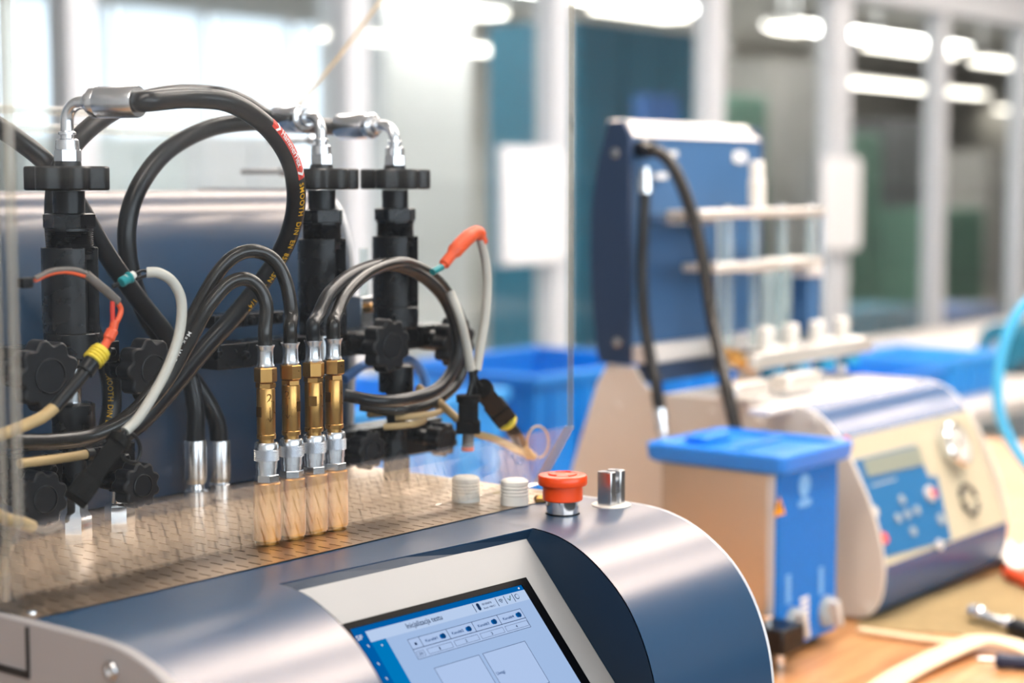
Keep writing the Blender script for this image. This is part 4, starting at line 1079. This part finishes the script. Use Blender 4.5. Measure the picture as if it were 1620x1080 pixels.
for k in range(6):
    a0 = k * math.pi / 3; e1 = EX; e2 = -QY
    P = [c + QN * .0042 + (e1 * math.cos(a0 + .14 * j) + e2 * math.sin(a0 + .14 * j)) * .0205 for j in range(6)]
    MB().tube(P, .0038, 8).build('ring_segment', 'hall_dark', sk)
# shelf of clamps behind the brow: beige bar, bright bars
def bar(px0, py0, px1, py1, Yf, depth, th, name, mat, parent, z=None):
    a = at(px0, py0, Y=Yf); b = at(px1, py1, Y=Yf); zz = (a.z + b.z) / 2
    return MB().b2((a.x, Yf, zz - th / 2), (b.x, Yf + depth, zz + th / 2)).build(name, mat, parent, bevel=min(th, depth) * .2)
bar(1215, 655, 1415, 612, 1.135, .03, .008, 'console_rim', 'alu_white', m2)

# tower with curved navy cheeks
YT = 1.392
tw = thing('display_tower', (2.2, 1.42, 1.058), 'tall navy tower with slanted white top edge behind the glass tube rack', 'tower')
xa = X2 - .004; xb = at(1207, 400, Y=YT).x
zT = at(990, 215, Y=YT).z; zt2 = at(978, 196, X=X2).z
cheek = crom([(0, YT, 1.058), (0, 1.440, 1.058), (0, 1.452, 1.12), (0, 1.458, 1.20), (0, 1.456, 1.28), (0, 1.445, 1.345), (0, 1.428, zT + .02)], 4)
pts = [(xa, YT, 1.058)] + [(xa, p.y, p.z) for p in cheek[4:]] + [(xa, YT + .012, zT + .022), (xa, YT, zT)]
MB().prism(pts, (.01, 0, 0)).build('cheek', 'tower_side', tw, bevel=.001)
MB().prism([(xb - .01, p[1], p[2]) for p in pts], (.01, 0, 0)).build('cheek', 'tower_side', tw, bevel=.001)
MB().b2((xa + .01, YT + .002, 1.058), (xb - .01, 1.43, zT)).build('front_panel', 'tower_blue', tw)
MB().prism([(xa + .002, YT + .0, zT), (xa + .002, YT + .03, zT + .024), (xa + .002, 1.43, zT + .024), (xa + .002, 1.43, zT)], (xb - xa - .004, 0, 0)).build('top_edge', 'alu_white', tw)
MB().b2((xa + .01, YT - .03, 1.060), (xb + .02, YT + .002, 1.085)).build('foot_rail', 'alu_white', tw, bevel=.002)
MB().b2((xa + .016, YT - .034, 1.034), (xb - .05, YT - .004, 1.059)).build('foot_bar', 'tower_side', tw)
for px, py in ((974, 242), (977, 541)):
    c = at(px, py, X=xa); MB().lathe(c, (-1, 0, 0), [(.007, 0), (.0065, .002), (.004, .003)], 20).build('screw', 'steel', tw)
def marks(o, n, w, hgt, parent, mat='white_print', ex=EX, ey=UPZ, en=Vector((0, -1, 0)), gap=.35):
    for k in range(n):
        MB().box(Vector(o) + ex * (w * (1 + gap) * (k + .5)) + ey * (hgt / 2) + en * .0004, (w, hgt * (1 if k % 3 else .8), .0012), (ex, ey, en)).build('print_mark', mat, parent, flat=True)
marks(at(1159, 258, Y=YT), 4, .0075, .019, tw); marks(at(1047, 247, Y=YT), 6, .005, .008, tw); marks(at(1036, 284, Y=YT), 4, .006, .010, tw)

# glass tube rack
YK = 1.29
rk = thing('tube_rack', at(1285, 560, Y=YK), 'silver rack with measuring glass tubes in front of the navy tower', 'rack')
def plate(px0, py0, px1, py1, name, Yf=YK, dep=.06, th=.012, mat='silver'):
    return bar(px0, py0, px1, py1, Yf, dep, th, name, mat, rk)
plate(1112, 341, 1306, 333, 'top_plate'); plate(1136, 425, 1304, 413, 'middle_plate'); 
zb_ = at(1290, 556, Y=1.24).z
xa_, xb_ = at(1195, 570, Y=1.24).x, at(1382, 545, Y=1.24).x
MB().b2((xa_, 1.24, zb_ - .013), (xb_, 1.30, zb_ + .009)).build('bottom_plate', 'silver', rk, bevel=.002)
ztop = at(1210, 340, Y=YK).z
for k, px in enumerate((1150, 1193, 1237, 1281)):
    c = at(px, 440, Y=YK + .03); r = .0095 if k % 2 == 0 else .0078
    MB().cyl((c.x, c.y, zb_ - .02), (c.x, c.y, ztop), r, seg=20).build('measuring_tube', 'tube_glass', rk)
    MB().cyl((c.x, c.y, ztop + .006), (c.x, c.y, ztop + .014), .010, seg=6).build('tube_nut', 'steel', rk)
for px in (1135, 1300):
    c = at(px, 440, Y=YK + .05); MB().cyl((c.x, c.y, zb_ - .03), (c.x, c.y, ztop), .0045, seg=14).build('rack_rod', 'steel', rk)
c = at(1197, 320, Y=YK + .03)
MB().lathe((c.x, c.y, 0), (0, 0, 1), [(.0125, ztop + .006), (.0125, ztop + .05), (.0105, ztop + .052), (.0105, at(1197, 258, Y=YK + .03).z), (.009, at(1197, 254, Y=YK + .03).z)], 28).build('top_cylinder', 'white_plastic', rk)
for k, px in enumerate((1211, 1251, 1292, 1331)):
    c = at(px, 555, Y=1.27); 
    MB().lathe((c.x, c.y, zb_ + .009), (0, 0, 1), [(.0115, 0), (.0115, .028), (.0095, .031)], 20).build('injector_cap', 'white_plastic', rk)
    MB().lathe((c.x, c.y - .012, zb_ - .030), (0, 0, 1), [(.0170, 0), (.0170, .016)], 20).build('sealing_ring', 'rubber_ring_teal', rk)
    MB().cyl((c.x, c.y, 1.024), (c.x, c.y, zb_ - .022), .008, seg=16).build('injector_body', 'silver', rk)
c = at(1288, 480, Y=YK + .02)
MB().b2((c.x - .018, c.y, at(1288, 530, Y=YK).z), (c.x + .018, c.y + .03, at(1288, 440, Y=YK).z)).build('pump_box', 'tower_blue', rk, bevel=.002)
MB().b2((c.x - .022, c.y - .002, at(1288, 440, Y=YK).z), (c.x + .022, c.y + .03, at(1288, 424, Y=YK).z)).build('pump_box_cap', 'alu_white', rk, bevel=.002)
MB().b2((at(1030, 345, Y=YT).x, YT - .03, at(1060, 354, Y=YT).z), (at(1112, 345, Y=YT).x, YT, at(1060, 338, Y=YT).z)).build('rack_arm', 'steel', rk, bevel=.002)
MB().b2((at(1085, 420, Y=YT).x, YT - .10, at(1085, 428, Y=YT).z), (at(1140, 420, Y=YT).x, YT, at(1085, 414, Y=YT).z)).build('rack_arm', 'steel', rk, bevel=.002)
# clamps below the rack: bright bars and brass nozzle
for (a, b_, lab) in (((1165, 632), (1218, 622), 'bright polished bar lying on the second tester, nearest the black hose'), ((1248, 616), (1300, 606), 'bright polished bar lying on the second tester, under the rack')):
    c0 = at(*a, Y=1.20); c1_ = at(*b_, Y=1.20)
    t = thing('clamp_bar', ((c0.x + c1_.x) / 2, 1.215, 1.022), lab, 'bar', 'polished clamp bars')
    MB().b2((c0.x, 1.20, 1.024), (c1_.x, 1.23, 1.046)).build('bar_body', 'silver', t, bevel=.003)
    for x in (c0.x + .015, c1_.x - .015): MB().cyl((x, 1.215, 1.018), (x, 1.215, 1.026), .006).build('bar_foot', 'steel', t)
c = at(1163, 565, Y=1.27)
t = thing('brass_nozzle', c, 'angled brass nozzle left of the silver rack plate', 'nozzle')
dv = Vector((.55, -.5, -.45)).normalized()
MB().lathe(c - dv * .03, dv, [(.007, 0), (.007, .02), (.012, .022), (.012, .04), (.009, .042)], 6).build('nozzle_hexagon', 'brass', t)
MB().lathe(c + dv * .012, dv, [(.010, 0), (.010, .018), (.007, .02)], 20).build('nozzle_tip', 'brass_satin', t)
MB().b2(at(1188, 568, Y=1.25) - Vector((.0, .0, .012)), at(1204, 568, Y=1.25) + Vector((.01, .03, .012))).build('nozzle_mount', 'black_plastic', t, bevel=.001)

# black tester hoses
p1 = crom([at(x, y, Y=Y) for x, y, Y in ((1012, 236, YT), (1032, 237, YT - .03), (1056, 252, YT - .05), (1078, 292, YT - .07), (1098, 350, YT - .09), (1113, 415, YT - .11), (1124, 490, YT - .13), (1138, 560, YT - .16), (1152, 625, YT - .19), (1166, 690, YT - .21), (1172, 740, YT - .22))], 7)
t = thing('tester_hose', p1[-1], 'black hose curving from the tower top down to the blue cleaner', 'hose'); MB().tube(p1, .0088, 16).build('hose_body', 'rubber_brown', t)
MB().cyl(p1[0] + Vector((0, .002, 0)), p1[0] - Vector((0, .02, 0)), .013, seg=20).build('hose_gland', 'black_plastic', t)
p2 = crom([at(x, y, Y=Y) for x, y, Y in ((1021, 300, YT - .02), (1018, 360, YT - .02), (1016, 430, YT - .02), (1019, 500, YT - .03), (1028, 560, YT - .05), (1038, 610, YT - .07), (1044, 650, YT - .08))], 7)
t = thing('tester_hose', p2[-1], 'black hose hanging straight down along the edge of the navy tower', 'hose'); MB().tube(p2, .0085, 16).build('hose_body', 'rubber', t)
MB().lathe(p2[0] - Vector((0, 0, .004)), (0, 0, 1), [(.0105, 0), (.0105, .022), (.0075, .024), (.0075, .034)], 20).build('top_connector', 'chrome', t)
q0, q1 = at(1044, 645, Y=YT - .08), at(1052, 708, Y=YT - .09); dv = (q1 - q0).normalized(); LL = (q1 - q0).length
MB().lathe(q0, dv, [(.0098, 0), (.0098, LL * .35), (.0080, LL * .38), (.0088, LL * .6), (.0072, LL * .64), (.0072, LL)], 20).build('bottom_connector', 'chrome', t)

# ------------------------------------------------------------------ blue ultrasonic cleaner
c = at(1227, 1034, Z=ZT + .012)
CX, CY = c.x, c.y
cx1 = at(1323, 900, Y=CY).x; cy1 = at(1045, 800, X=CX).y; ctop = at(1224, 752, Y=CY).z
uc = thing('ultrasonic_cleaner', ((CX + cx1) / 2, (CY + cy1) / 2, ZT), 'small steel bath with bright blue front panel and blue plastic lid', 'cleaner')
MB().b2((CX, CY + .012, ZT + .014), (cx1, cy1, ctop)).build('steel_tank', 'cleaner_steel', uc, bevel=.003)
MB().b2((CX - .001, CY + .004, ZT + .016), (CX + .008, CY + .013, ctop)).build('corner_strip', 'edge_white', uc)
MB().b2((CX + .002, CY, ZT + .012), (cx1, CY + .010, ctop)).build('front_panel', 'blue_plastic', uc, bevel=.001)
for x in (CX + .02, cx1 - .02):
    for y in (CY + .025, cy1 - .02): MB().cyl((x, y, ZT), (x, y, ZT + .016), .010, seg=16).build('foot', 'black_plastic', uc)
lt = at(1120, 712, Z=ctop).z
lid = thing('cleaner_lid', ((CX + cx1) / 2, (CY + cy1) / 2, ctop), 'bright blue plastic lid with raised rim lying on the steel bath', 'lid')
o = .014; zz = ctop + .0005
def rr(x0, x1, y0, y1, z, r=.012, n=5):
    P = []
    for (cx_, cy_, a0) in ((x1 - r, y1 - r, 0), (x0 + r, y1 - r, 90), (x0 + r, y0 + r, 180), (x1 - r, y0 + r, 270)):
        for k in range(n + 1):
            a = math.radians(a0 + 90 * k / n); P.append(Vector((cx_ + r * math.cos(a), cy_ + r * math.sin(a), z)))
    return P
def loft(loops, cap=True):
    m = MB(); n = len(loops[0]); V = [p for l in loops for p in l]; Fc = []
    for i in range(len(loops) - 1):
        for k in range(n): Fc.append((i * n + k, i * n + (k + 1) % n, (i + 1) * n + (k + 1) % n, (i + 1) * n + k))
    Fc.append(tuple(reversed(range(n)))); Fc.append(tuple((len(loops) - 1) * n + k for k in range(n)))
    return m.add(V, Fc)
x0, x1, y0, y1 = CX - o, cx1 + o, CY - o, cy1 + o
loft([rr(x0 + .004, x1 - .004, y0 + .004, y1 - .004, zz), rr(x0, x1, y0, y1, zz + .004), rr(x0 - .002, x1 + .002, y0 - .002, y1 + .002, zz + .020), rr(x0, x1, y0, y1, zz + .023),
      rr(x0 + .010, x1 - .010, y0 + .010, y1 - .010, zz + .023), rr(x0 + .014, x1 - .014, y0 + .014, y1 - .014, zz + .017)]).build('lid_shell', 'blue_lid', lid)
MB().b2((x0 + .02, (y0 + y1) / 2 - .008, zz + .0165), (x1 - .02, (y0 + y1) / 2 + .008, zz + .0215)).build('lid_rib', 'blue_lid', lid, bevel=.002)
MB().b2(((x0 + x1) / 2 - .03, y1 - .05, zz + .0165), ((x0 + x1) / 2 + .03, y1 - .02, zz + .027)).build('lid_grip', 'blue_lid', lid, bevel=.004)
FY = CY - .0006
def fpt(px, py): return at(px, py, Y=CY)
a = fpt(1224, 817); b = fpt(1241, 817); cT = fpt(1232, 786)
MB().prism([(a.x, CY - .0002, a.z), (b.x, CY - .0002, a.z), (cT.x, CY - .0002, cT.z)], (0, -.0012, 0)).build('warning_triangle', mk('warn', rgb(240, 160, 20), .5), uc, flat=True)
MB().box(((a.x + b.x) / 2, CY - .0018, (a.z * 2 + cT.z) / 3 + .002), (.0025, .001, .009)).build('warning_mark', 'black_plastic', uc)
c = fpt(1272, 767); MB().lathe((c.x, CY - .0002, c.z), (0, -1, 0), [(.0135, 0), (.0135, .001), (.008, .001), (.008, .0002)], 32).build('round_emblem', 'blue_print', uc)
MB().box((c.x, CY - .001, c.z), (.010, .001, .006)).build('emblem_mark', 'blue_print', uc)
marks(fpt(1262, 804), 4, .006, .009, uc, 'blue_print'); marks(fpt(1268, 790), 2, .003, .003, uc, 'blue_print')
def column_marks(px, py0, py1, n, w, mat='blue_print'):
    for k in range(n):
        p_ = fpt(px, py0 + (py1 - py0) * (k + .5) / n); MB().box((p_.x, CY - .0008, p_.z), (w, .001, abs(py1 - py0) / n * .0005)).build('print_mark', mat, uc, flat=True)
column_marks(1246, 908, 955, 7, .011); column_marks(1298, 896, 940, 7, .011); column_marks(1272, 942, 1000, 6, .02, 'white_print')
for px, py in ((1253, 985), (1306, 966)):
    p_ = fpt(px, py)
    MB().lathe((p_.x, CY, p_.z), (0, -1, 0), [(.019, 0), (.019, .005), (.015, .008)], 28).build('dial_base', 'key_grey', uc)
    MB().box((p_.x, CY - .013, p_.z), (.009, .016, .034), (Vector((.94, 0, .34)), Vector((0, 1, 0)), Vector((-.34, 0, .94)))).build('dial_grip', 'key_white', uc, bevel=.002)
dvx = fpt(1240, 990)
MB().b2((CX - .045, CY - .035, dvx.z - .018), (CX + .006, CY + .03, dvx.z + .012)).build('drain_valve', 'black_plastic', uc, bevel=.003)
MB().cyl((CX - .022, CY + .0, dvx.z + .008), (CX - .022, CY + .0, dvx.z + .022), .008, seg=16).build('valve_spindle', 'chrome', uc)
MB().cyl((CX - .012, CY - .012, dvx.z - .040), (CX - .012, CY - .012, dvx.z - .010), .006, seg=16).build('drain_nozzle', 'chrome', uc)

# ------------------------------------------------------------------ on the worktop, right
def on(px, py): return at(px, py, Z=ZT)
# cloth with frayed outline
out = [on(x, y) for x, y in ((1352, 990), (1440, 1000), (1530, 1008), (1640, 1030), (1760, 1010), (1760, 905), (1640, 885), (1570, 912), (1480, 935), (1400, 958))]
P = [p + Vector((random.uniform(-.004, .004), random.uniform(-.004, .004), 0)) for p in crom(out + [out[0]], 6)[:-1]]
m = MB(); n = len(P); ctr = sum(P, Vector()) / n
for k in range(4):
    f = 1 - k * .25
    m.v += [ctr + (p - ctr) * max(f, .02) + Vector((0, 0, (.0015 if k == 0 else .004 + random.uniform(-.001, .002)))) for p in P]
m.v += [p + Vector((0, 0, .0002)) for p in P]
for k in range(3):
    for i in range(n): m.f.append([k * n + i, k * n + (i + 1) % n, (k + 1) * n + (i + 1) % n, (k + 1) * n + i])
for i in range(n): m.f.append([4 * n + i, 4 * n + (i + 1) % n, (i + 1) % n, i])
m.f.append(list(range(3 * n, 4 * n))); m.f.append(list(reversed(range(4 * n, 5 * n))))
o_ = m.solo('bench_cloth', 'cloth', ctr); tag(o_, 'rough tan cloth spread on the worktop beside the second tester', 'cloth')
def ribbon(name, L, w, th, mat, label, cat, lift=.001):
    C = crom([on(x, y) + Vector((0, 0, z)) for x, y, z in L], 8); m = MB(); n = len(C)
    for i, p in enumerate(C):
        t_ = (C[min(i + 1, n - 1)] - C[max(i - 1, 0)]); t_.z = 0; s_ = Vector((-t_.y, t_.x, 0)).normalized() * w / 2
        for q in (p - s_, p + s_): m.v += [q + Vector((0, 0, lift)), q + Vector((0, 0, lift + th))]
    for i in range(n - 1):
        a, b = 4 * i, 4 * (i + 1)
        m.f += [[a + 1, a + 3, b + 3, b + 1], [a, b, b + 2, a + 2], [a, a + 1, b + 1, b], [a + 2, b + 2, b + 3, a + 3]]
    m.f += [[0, 2, 3, 1], [4 * n - 4, 4 * n - 3, 4 * n - 1, 4 * n - 2]]
    o = m.solo(name, mat, C[0]); tag(o, label, cat); return o
ribbon('leather_strap', [(1380, 1110, 0), (1430, 1075, 0), (1500, 1045, .004), (1555, 1028, .006), (1620, 1040, .005), (1700, 1075, .003)], .034, .003, 'leather_strip', 'wide cream strap bent across the wooden worktop', 'strap', .006)
ribbon('leather_strap', [(1358, 1002, 0), (1420, 1012, 0), (1500, 1022, 0), (1540, 1026, 0)], .014, .002, 'leather_strip', 'narrow cream strap lying along the edge of the tan cloth', 'strap', .0055)
def tool(name, P, label, cat, segs):
    t = thing(name, P[0], label, cat)
    for nm, a, b, prof, mat, sg in segs:
        d_ = (b - a); L_ = d_.length
        MB().lathe(a, d_, [(r, h * L_) for r, h in prof], sg).build(nm, mat, t)
    return t
a, b = on(1538, 985) + Vector((0, 0, .014)), on(1640, 1022) + Vector((0, 0, .014))
tool('socket_wrench', [a], 'chrome socket wrench with black grip lying on the tan cloth', 'wrench', [
    ('socket', a, a.lerp(b, .18), [(.009, 0), (.0115, .1), (.0115, .8), (.009, 1)], 'chrome', 20),
    ('shaft', a.lerp(b, .16), a.lerp(b, .55), [(.0065, 0), (.0065, 1)], 'chrome', 16),
    ('collar', a.lerp(b, .53), a.lerp(b, .65), [(.010, 0), (.0105, .2), (.0105, .8), (.009, 1)], 'chrome', 20),
    ('grip', a.lerp(b, .64), a.lerp(b, 1.3), [(.010, 0), (.0125, .1), (.0125, .9), (.009, 1)], 'black_plastic', 20)])
a, b = on(1545, 1054) + Vector((0, 0, .009)), on(1660, 1062) + Vector((0, 0, .009))
tool('screwdriver', [a], 'screwdriver with navy handle at the lower right edge of the worktop', 'screwdriver', [
    ('blade', a, a.lerp(b, .3), [(.002, 0), (.003, .2), (.003, 1)], 'steel', 12),
    ('handle', a.lerp(b, .25), b, [(.006, 0), (.0088, .08), (.0078, .3), (.0088, .6), (.0085, .95), (.006, 1)], 'navy_handle', 20)])
a, b = on(1588, 918) + Vector((0, 0, .014)), on(1680, 960) + Vector((0, 0, .014))
tool('pliers_handle', [a], 'orange tool handle on the worktop at the right edge', 'tool', [
    ('grip', a, b, [(.005, 0), (.010, .1), (.011, .5), (.010, .95), (.006, 1)], 'orange', 16),
    ('stem', a.lerp(b, .95), a.lerp(b, 1.5), [(.005, 0), (.004, 1)], 'steel', 12)])
# crumpled white wrapper
c = on(1612, 890); m = MB(); rows = 9
for i in range(rows):
    for j in range(rows): m.v.append(c + Vector(((i / (rows - 1) - .5) * .14, (j / (rows - 1) - .5) * .12, .004 + abs(random.gauss(0, .011)))))
for i in range(rows - 1):
    for j in range(rows - 1): m.f.append([i * rows + j, (i + 1) * rows + j, (i + 1) * rows + j + 1, i * rows + j + 1])
o_ = m.solo('crumpled_wrapper', 'paper', c); tag(o_, 'crumpled white wrapper behind the orange tool handle', 'wrapper')
sm = o_.modifiers.new('thick', 'SOLIDIFY'); sm.thickness = .001

# light blue air hose
ah = crom([at(x, y, d=2.75) for x, y in ((1700, 440), (1655, 458), (1615, 490), (1590, 540), (1579, 600), (1582, 655), (1600, 700), (1630, 742), (1668, 775))], 8)
t = thing('air_hose', ah[-1], 'light blue air hose hanging in a curve at the right edge', 'hose'); MB().tube(ah, .0085, 16).build('hose_body', 'air_hose', t)
MB().lathe(ah[-1], ah[-1] - ah[-3], [(.011, -.02), (.011, .02), (.007, .03)], 6).build('hose_nipple', 'brass', t)

# ------------------------------------------------------------------ crates on the second table
st = thing('crate_table', (4, 2.6, 0), 'long pale table behind the machines carrying blue plastic crates', 'table')
MB().b2((1.6, 2.0, ZT - .10), (7.5, 3.05, ZT - .06)).build('tabletop', 'desk_white', st)
for x in (1.8, 4.5, 7.3):
    for y in (2.1, 2.95): MB().b2((x - .03, y - .03, 0), (x + .03, y + .03, ZT - .1)).build('leg', 'frame_grey', st)
def crate(x, y, w, dp, hh, mat, label, rz=0):
    z = ZT - .06; t = thing('plastic_crate', (x, y, z), label, 'crate', 'blue plastic crates')
    lp = lambda s, z_: [Vector((x + sx * (w / 2 - s), y + sy * (dp / 2 - s), z_)) for sx, sy in ((-1, -1), (1, -1), (1, 1), (-1, 1))]
    loft([lp(.012, z), lp(0, z + hh), lp(.004, z + hh), lp(.016, z + .006)]).build('crate_body', mat, t, flat=True)
    for sy in (-1, 1): MB().b2((x - w / 2 - .008, y + sy * dp / 2 - .010, z + hh - .022), (x + w / 2 + .008, y + sy * dp / 2 + .010, z + hh)).build('rim', mat, t, bevel=.003)
    for sx in (-1, 1): MB().b2((x + sx * w / 2 - .008, y - dp / 2, z + hh - .022), (x + sx * w / 2 + .008, y + dp / 2, z + hh)).build('rim', mat, t, bevel=.003)
    for k in range(5):
        xx = x - w / 2 + w * (k + .5) / 5
        MB().b2((xx - .006, y - dp / 2 - .006, z + .01), (xx + .006, y - dp / 2 + .004, z + hh - .02)).build('wall_rib', mat, t)
    return t
def crate_px(px, py, Yc, w, dp, hh, mat, label):
    p_ = at(px, py, Y=Yc - dp / 2); crate(p_.x, Yc, w, dp, hh, mat, label)
for a in ((2.45, 2.35, .50, .40, .22, 'blue_crate_light', 'pale blue crate seen through the cover beside the right column'),
          (3.02, 2.32, .52, .40, .24, 'blue_crate', 'blue crate seen through the right end of the acrylic cover'),
          (3.53, 2.75, .46, .40, .17, 'blue_crate_light', 'light blue crate between the acrylic cover and the second tester'),
          (4.05, 2.75, .50, .40, .14, 'blue_crate', 'blue crate behind the navy tower'),
          (4.70, 2.80, .60, .36, .06, 'blue_crate', 'low blue crate behind the silver rack'),
          (4.48, 2.30, .38, .34, .10, 'blue_crate', 'blue crate just above the second tester console'),
          (4.90, 2.30, .36, .34, .12, 'blue_crate_light', 'light blue crate right of the console end'),
          (5.95, 2.20, .44, .34, .09, 'blue_crate', 'wide blue crate behind the light blue air hose')): crate(*a)
p_ = Vector((5.55, 2.3, 0))
t = thing('grey_motor', (p_.x, 2.3, ZT - .06), 'dark teal motor housing under the air hose', 'motor')
MB().cyl((p_.x - .09, 2.3, ZT + .03), (p_.x + .12, 2.3, ZT + .03), .08, seg=28).build('motor_drum', 'hall_teal', t)
MB().b2((p_.x - .06, 2.24, ZT - .06), (p_.x + .09, 2.36, ZT - .02)).build('motor_foot', 'hall_dark', t)
MB().lathe((p_.x - .09, 2.3, ZT + .03), (-1, 0, 0), [(.03, 0), (.03, .02), (.012, .022), (.012, .05)], 20).build('motor_shaft', 'steel', t)
crate(4.30, 2.05, .34, .09, .06, 'blue_crate', 'shallow blue tray at the right, nearest the console end')

# ------------------------------------------------------------------ furniture along and beyond the partition
ds = thing('low_bench', (8.5, 3.75, 0), 'low pale bench standing along the glass partition', 'bench')
MB().b2((3.0, 3.45, .50), (14, 4.1, .535)).build('bench_top', 'desk_white', ds)
for x in (3.2, 6, 9, 12): MB().b2((x, 3.5, 0), (x + .5, 4.05, .50)).build('pedestal', 'hall_white', ds)
def box_thing(name, x0, x1, y0, y1, z0, z1, mat, label, cat, front=None, n=2):
    t = thing(name, ((x0 + x1) / 2, (y0 + y1) / 2, z0), label, cat)
    MB().b2((x0, y0 + .02, z0), (x1, y1, z1)).build('body', mat, t, bevel=.01)
    w = (x1 - x0) / n
    for k in range(n):
        MB().b2((x0 + k * w + .02, y0, z0 + .06), (x0 + (k + 1) * w - .02, y0 + .02, z1 - .04)).build('door', front or mat, t, bevel=.004)
        MB().b2((x0 + (k + 1) * w - .07, y0 - .02, (z0 + z1) / 2 - .07), (x0 + (k + 1) * w - .05, y0, (z0 + z1) / 2 + .07)).build('handle', 'steel', t)
    return t
def hb(px0, px1, pyt, Y, dp, mat, label, name='storage_cabinet', cat='cabinet', z0=0, n=2, front=None):
    a = at(px0, 300, Y=Y); b = at(px1, 300, Y=Y); zt = at((px0 + px1) / 2, pyt, Y=Y).z
    box_thing(name, a.x, b.x, Y, Y + dp, z0, min(zt, 2.9), mat, label, cat, front, n)
hb(915, 1112, 42, 5.4, .6, 'hall_teal', 'tall dark teal cabinet behind the glass, left of the navy tower', n=3)
hb(1030, 1078, 150, 5.05, .12, 'hall_blue', 'blue cabinet in front of the dark teal one, behind the glass', n=2)
hb(1150, 1215, 150, 6.2, .5, 'hall_green', 'sage green locker behind the glass above the rack', n=1)
hb(1218, 1300, 95, 6.6, .5, 'hall_grey', 'grey locker behind the glass left of the thick mullion', n=2)
hb(1345, 1395, 210, 6.4, .5, 'hall_green', 'green locker behind the white notice board', n=1)
hb(1400, 1470, 190, 6.95, .5, 'hall_dark', 'dark grey machine cabinet behind the glass', n=2)
hb(1490, 1560, 330, 6.2, .6, 'hall_green', 'low green machine behind the right hand pane', n=2)
hb(1560, 1660, 240, 7.2, .6, 'hall_grey', 'grey cabinet behind the right hand pane at the edge', n=2)
hb(1350, 1465, 488, 4.6, .4, 'hall_teal', 'low teal cupboard behind the glass above the pale desk', n=2)
hb(1485, 1590, 488, 4.6, .4, 'hall_blue', 'low blue cupboard behind the glass at the right', n=2)
hb(1290, 1340, 430, 5.2, .4, 'hall_white', 'white cupboard low behind the thick mullion', n=1)
hb(40, 300, 215, 4.9, .5, 'hall_white', 'white cabinet behind the glass at the far left', n=3)
hb(320, 470, 212, 5.2, .5, 'white_paint', 'white cabinet behind the glass between the hose loops', n=2)
# broad grey pillar seen through the cover
a = at(612, 300, Y=8.8); b = at(745, 300, Y=8.8)
pl = tag(MB().b2((a.x, 8.8, 0), (b.x, 9.5, 2.95)).build('pillar', 'wall_paint', None, bevel=.01), kind='structure')
# white notice boards on the partition
def notice(px0, px1, py0, py1, label):
    Yn = YP - .09; a = at(px0, (py0 + py1) / 2, Y=Yn); b = at(px1, (py0 + py1) / 2, Y=Yn); zt, zb2 = at((px0 + px1) / 2, py0, Y=Yn).z, at((px0 + px1) / 2, py1, Y=Yn).z
    t = thing('notice_board', ((a.x + b.x) / 2, Yn, zb2), label, 'board', 'white notice boards')
    m = loft([[Vector((p.x, Yn, p.y)) for p in rr(a.x, b.x, zb2, zt, 0, .03)], [Vector((p.x, Yn + .02, p.y)) for p in rr(a.x, b.x, zb2, zt, 0, .03)]]); m.build('board', 'white_paint', t)
    MB().b2((a.x - .012, Yn + .021, zb2 - .012), (b.x + .012, Yn + .035, zt + .012)).build('back_frame', 'frame_grey', t, bevel=.004)
notice(1308, 1362, 250, 394, 'white rounded notice board hanging on the thick mullion')
notice(802, 894, 236, 414, 'white rounded notice board seen through the acrylic cover')

# pendant lamps of the hall
def pend(px0, py0, px1, py1, label, Zl=2.42, w=.22):
    a = at(px0, py0, Z=Zl); b = at(px1, py1, Z=Zl); y = (a.y + b.y) / 2
    t = thing('hall_lamp', ((a.x + b.x) / 2, y, Zl), label, 'lamp', 'hall lamps beyond the glass')
    x0, x1 = min(a.x, b.x), max(a.x, b.x)
    MB().b2((x0, y - w / 2, Zl + .01), (x1, y + w / 2, Zl + .04)).build('housing', 'lamp_body', t, bevel=.01)
    MB().b2((x0 + .02, y - w / 2 + .01, Zl - .02), (x1 - .02, y + w / 2 - .01, Zl + .01)).build('diffuser', 'lamp_glow', t, bevel=.01)
    for x in (x0 + .1, x1 - .1): MB().cyl((x, y, Zl + .07), (x, y, 2.95), .008, seg=8).build('hanger_rod', 'steel', t)
pend(905, 14, 1118, 24, 'large bright hall lamp above the cover edge')
pend(1142, 112, 1296, 126, 'hall lamp above the silver rack')
pend(1338, 128, 1545, 150, 'long hall lamp right of the thick mullion')
pend(1350, 72, 1530, 86, 'hall lamp highest at the right of the thick mullion', w=.18)
pend(1025, 108, 1090, 116, 'short hall lamp above the navy tower', w=.16)
pend(1228, 42, 1270, 48, 'small hall lamp left of the thick mullion near the top', w=.16)
pend(1535, 96, 1640, 106, 'hall lamp at the right edge of the glazing', w=.18)
pend(1590, 172, 1660, 180, 'low hall lamp at the right edge of the glazing', w=.18)
pend(820, 86, 940, 96, 'hall lamp seen through the cover edge', w=.2)
pend(690, 72, 800, 82, 'added lamp for a glass reflection in front of the broad pillar', Zl=2.2, w=.2)  # added lamp, stands in for a reflection in the glass
pend(672, 12, 800, 22, 'added lamp for a glass reflection highest above the broad pillar', Zl=2.3, w=.2)  # another glass reflection built as an added lamp
pend(520, 52, 618, 62, 'hall lamp left of the broad pillar', Zl=2.2, w=.2)
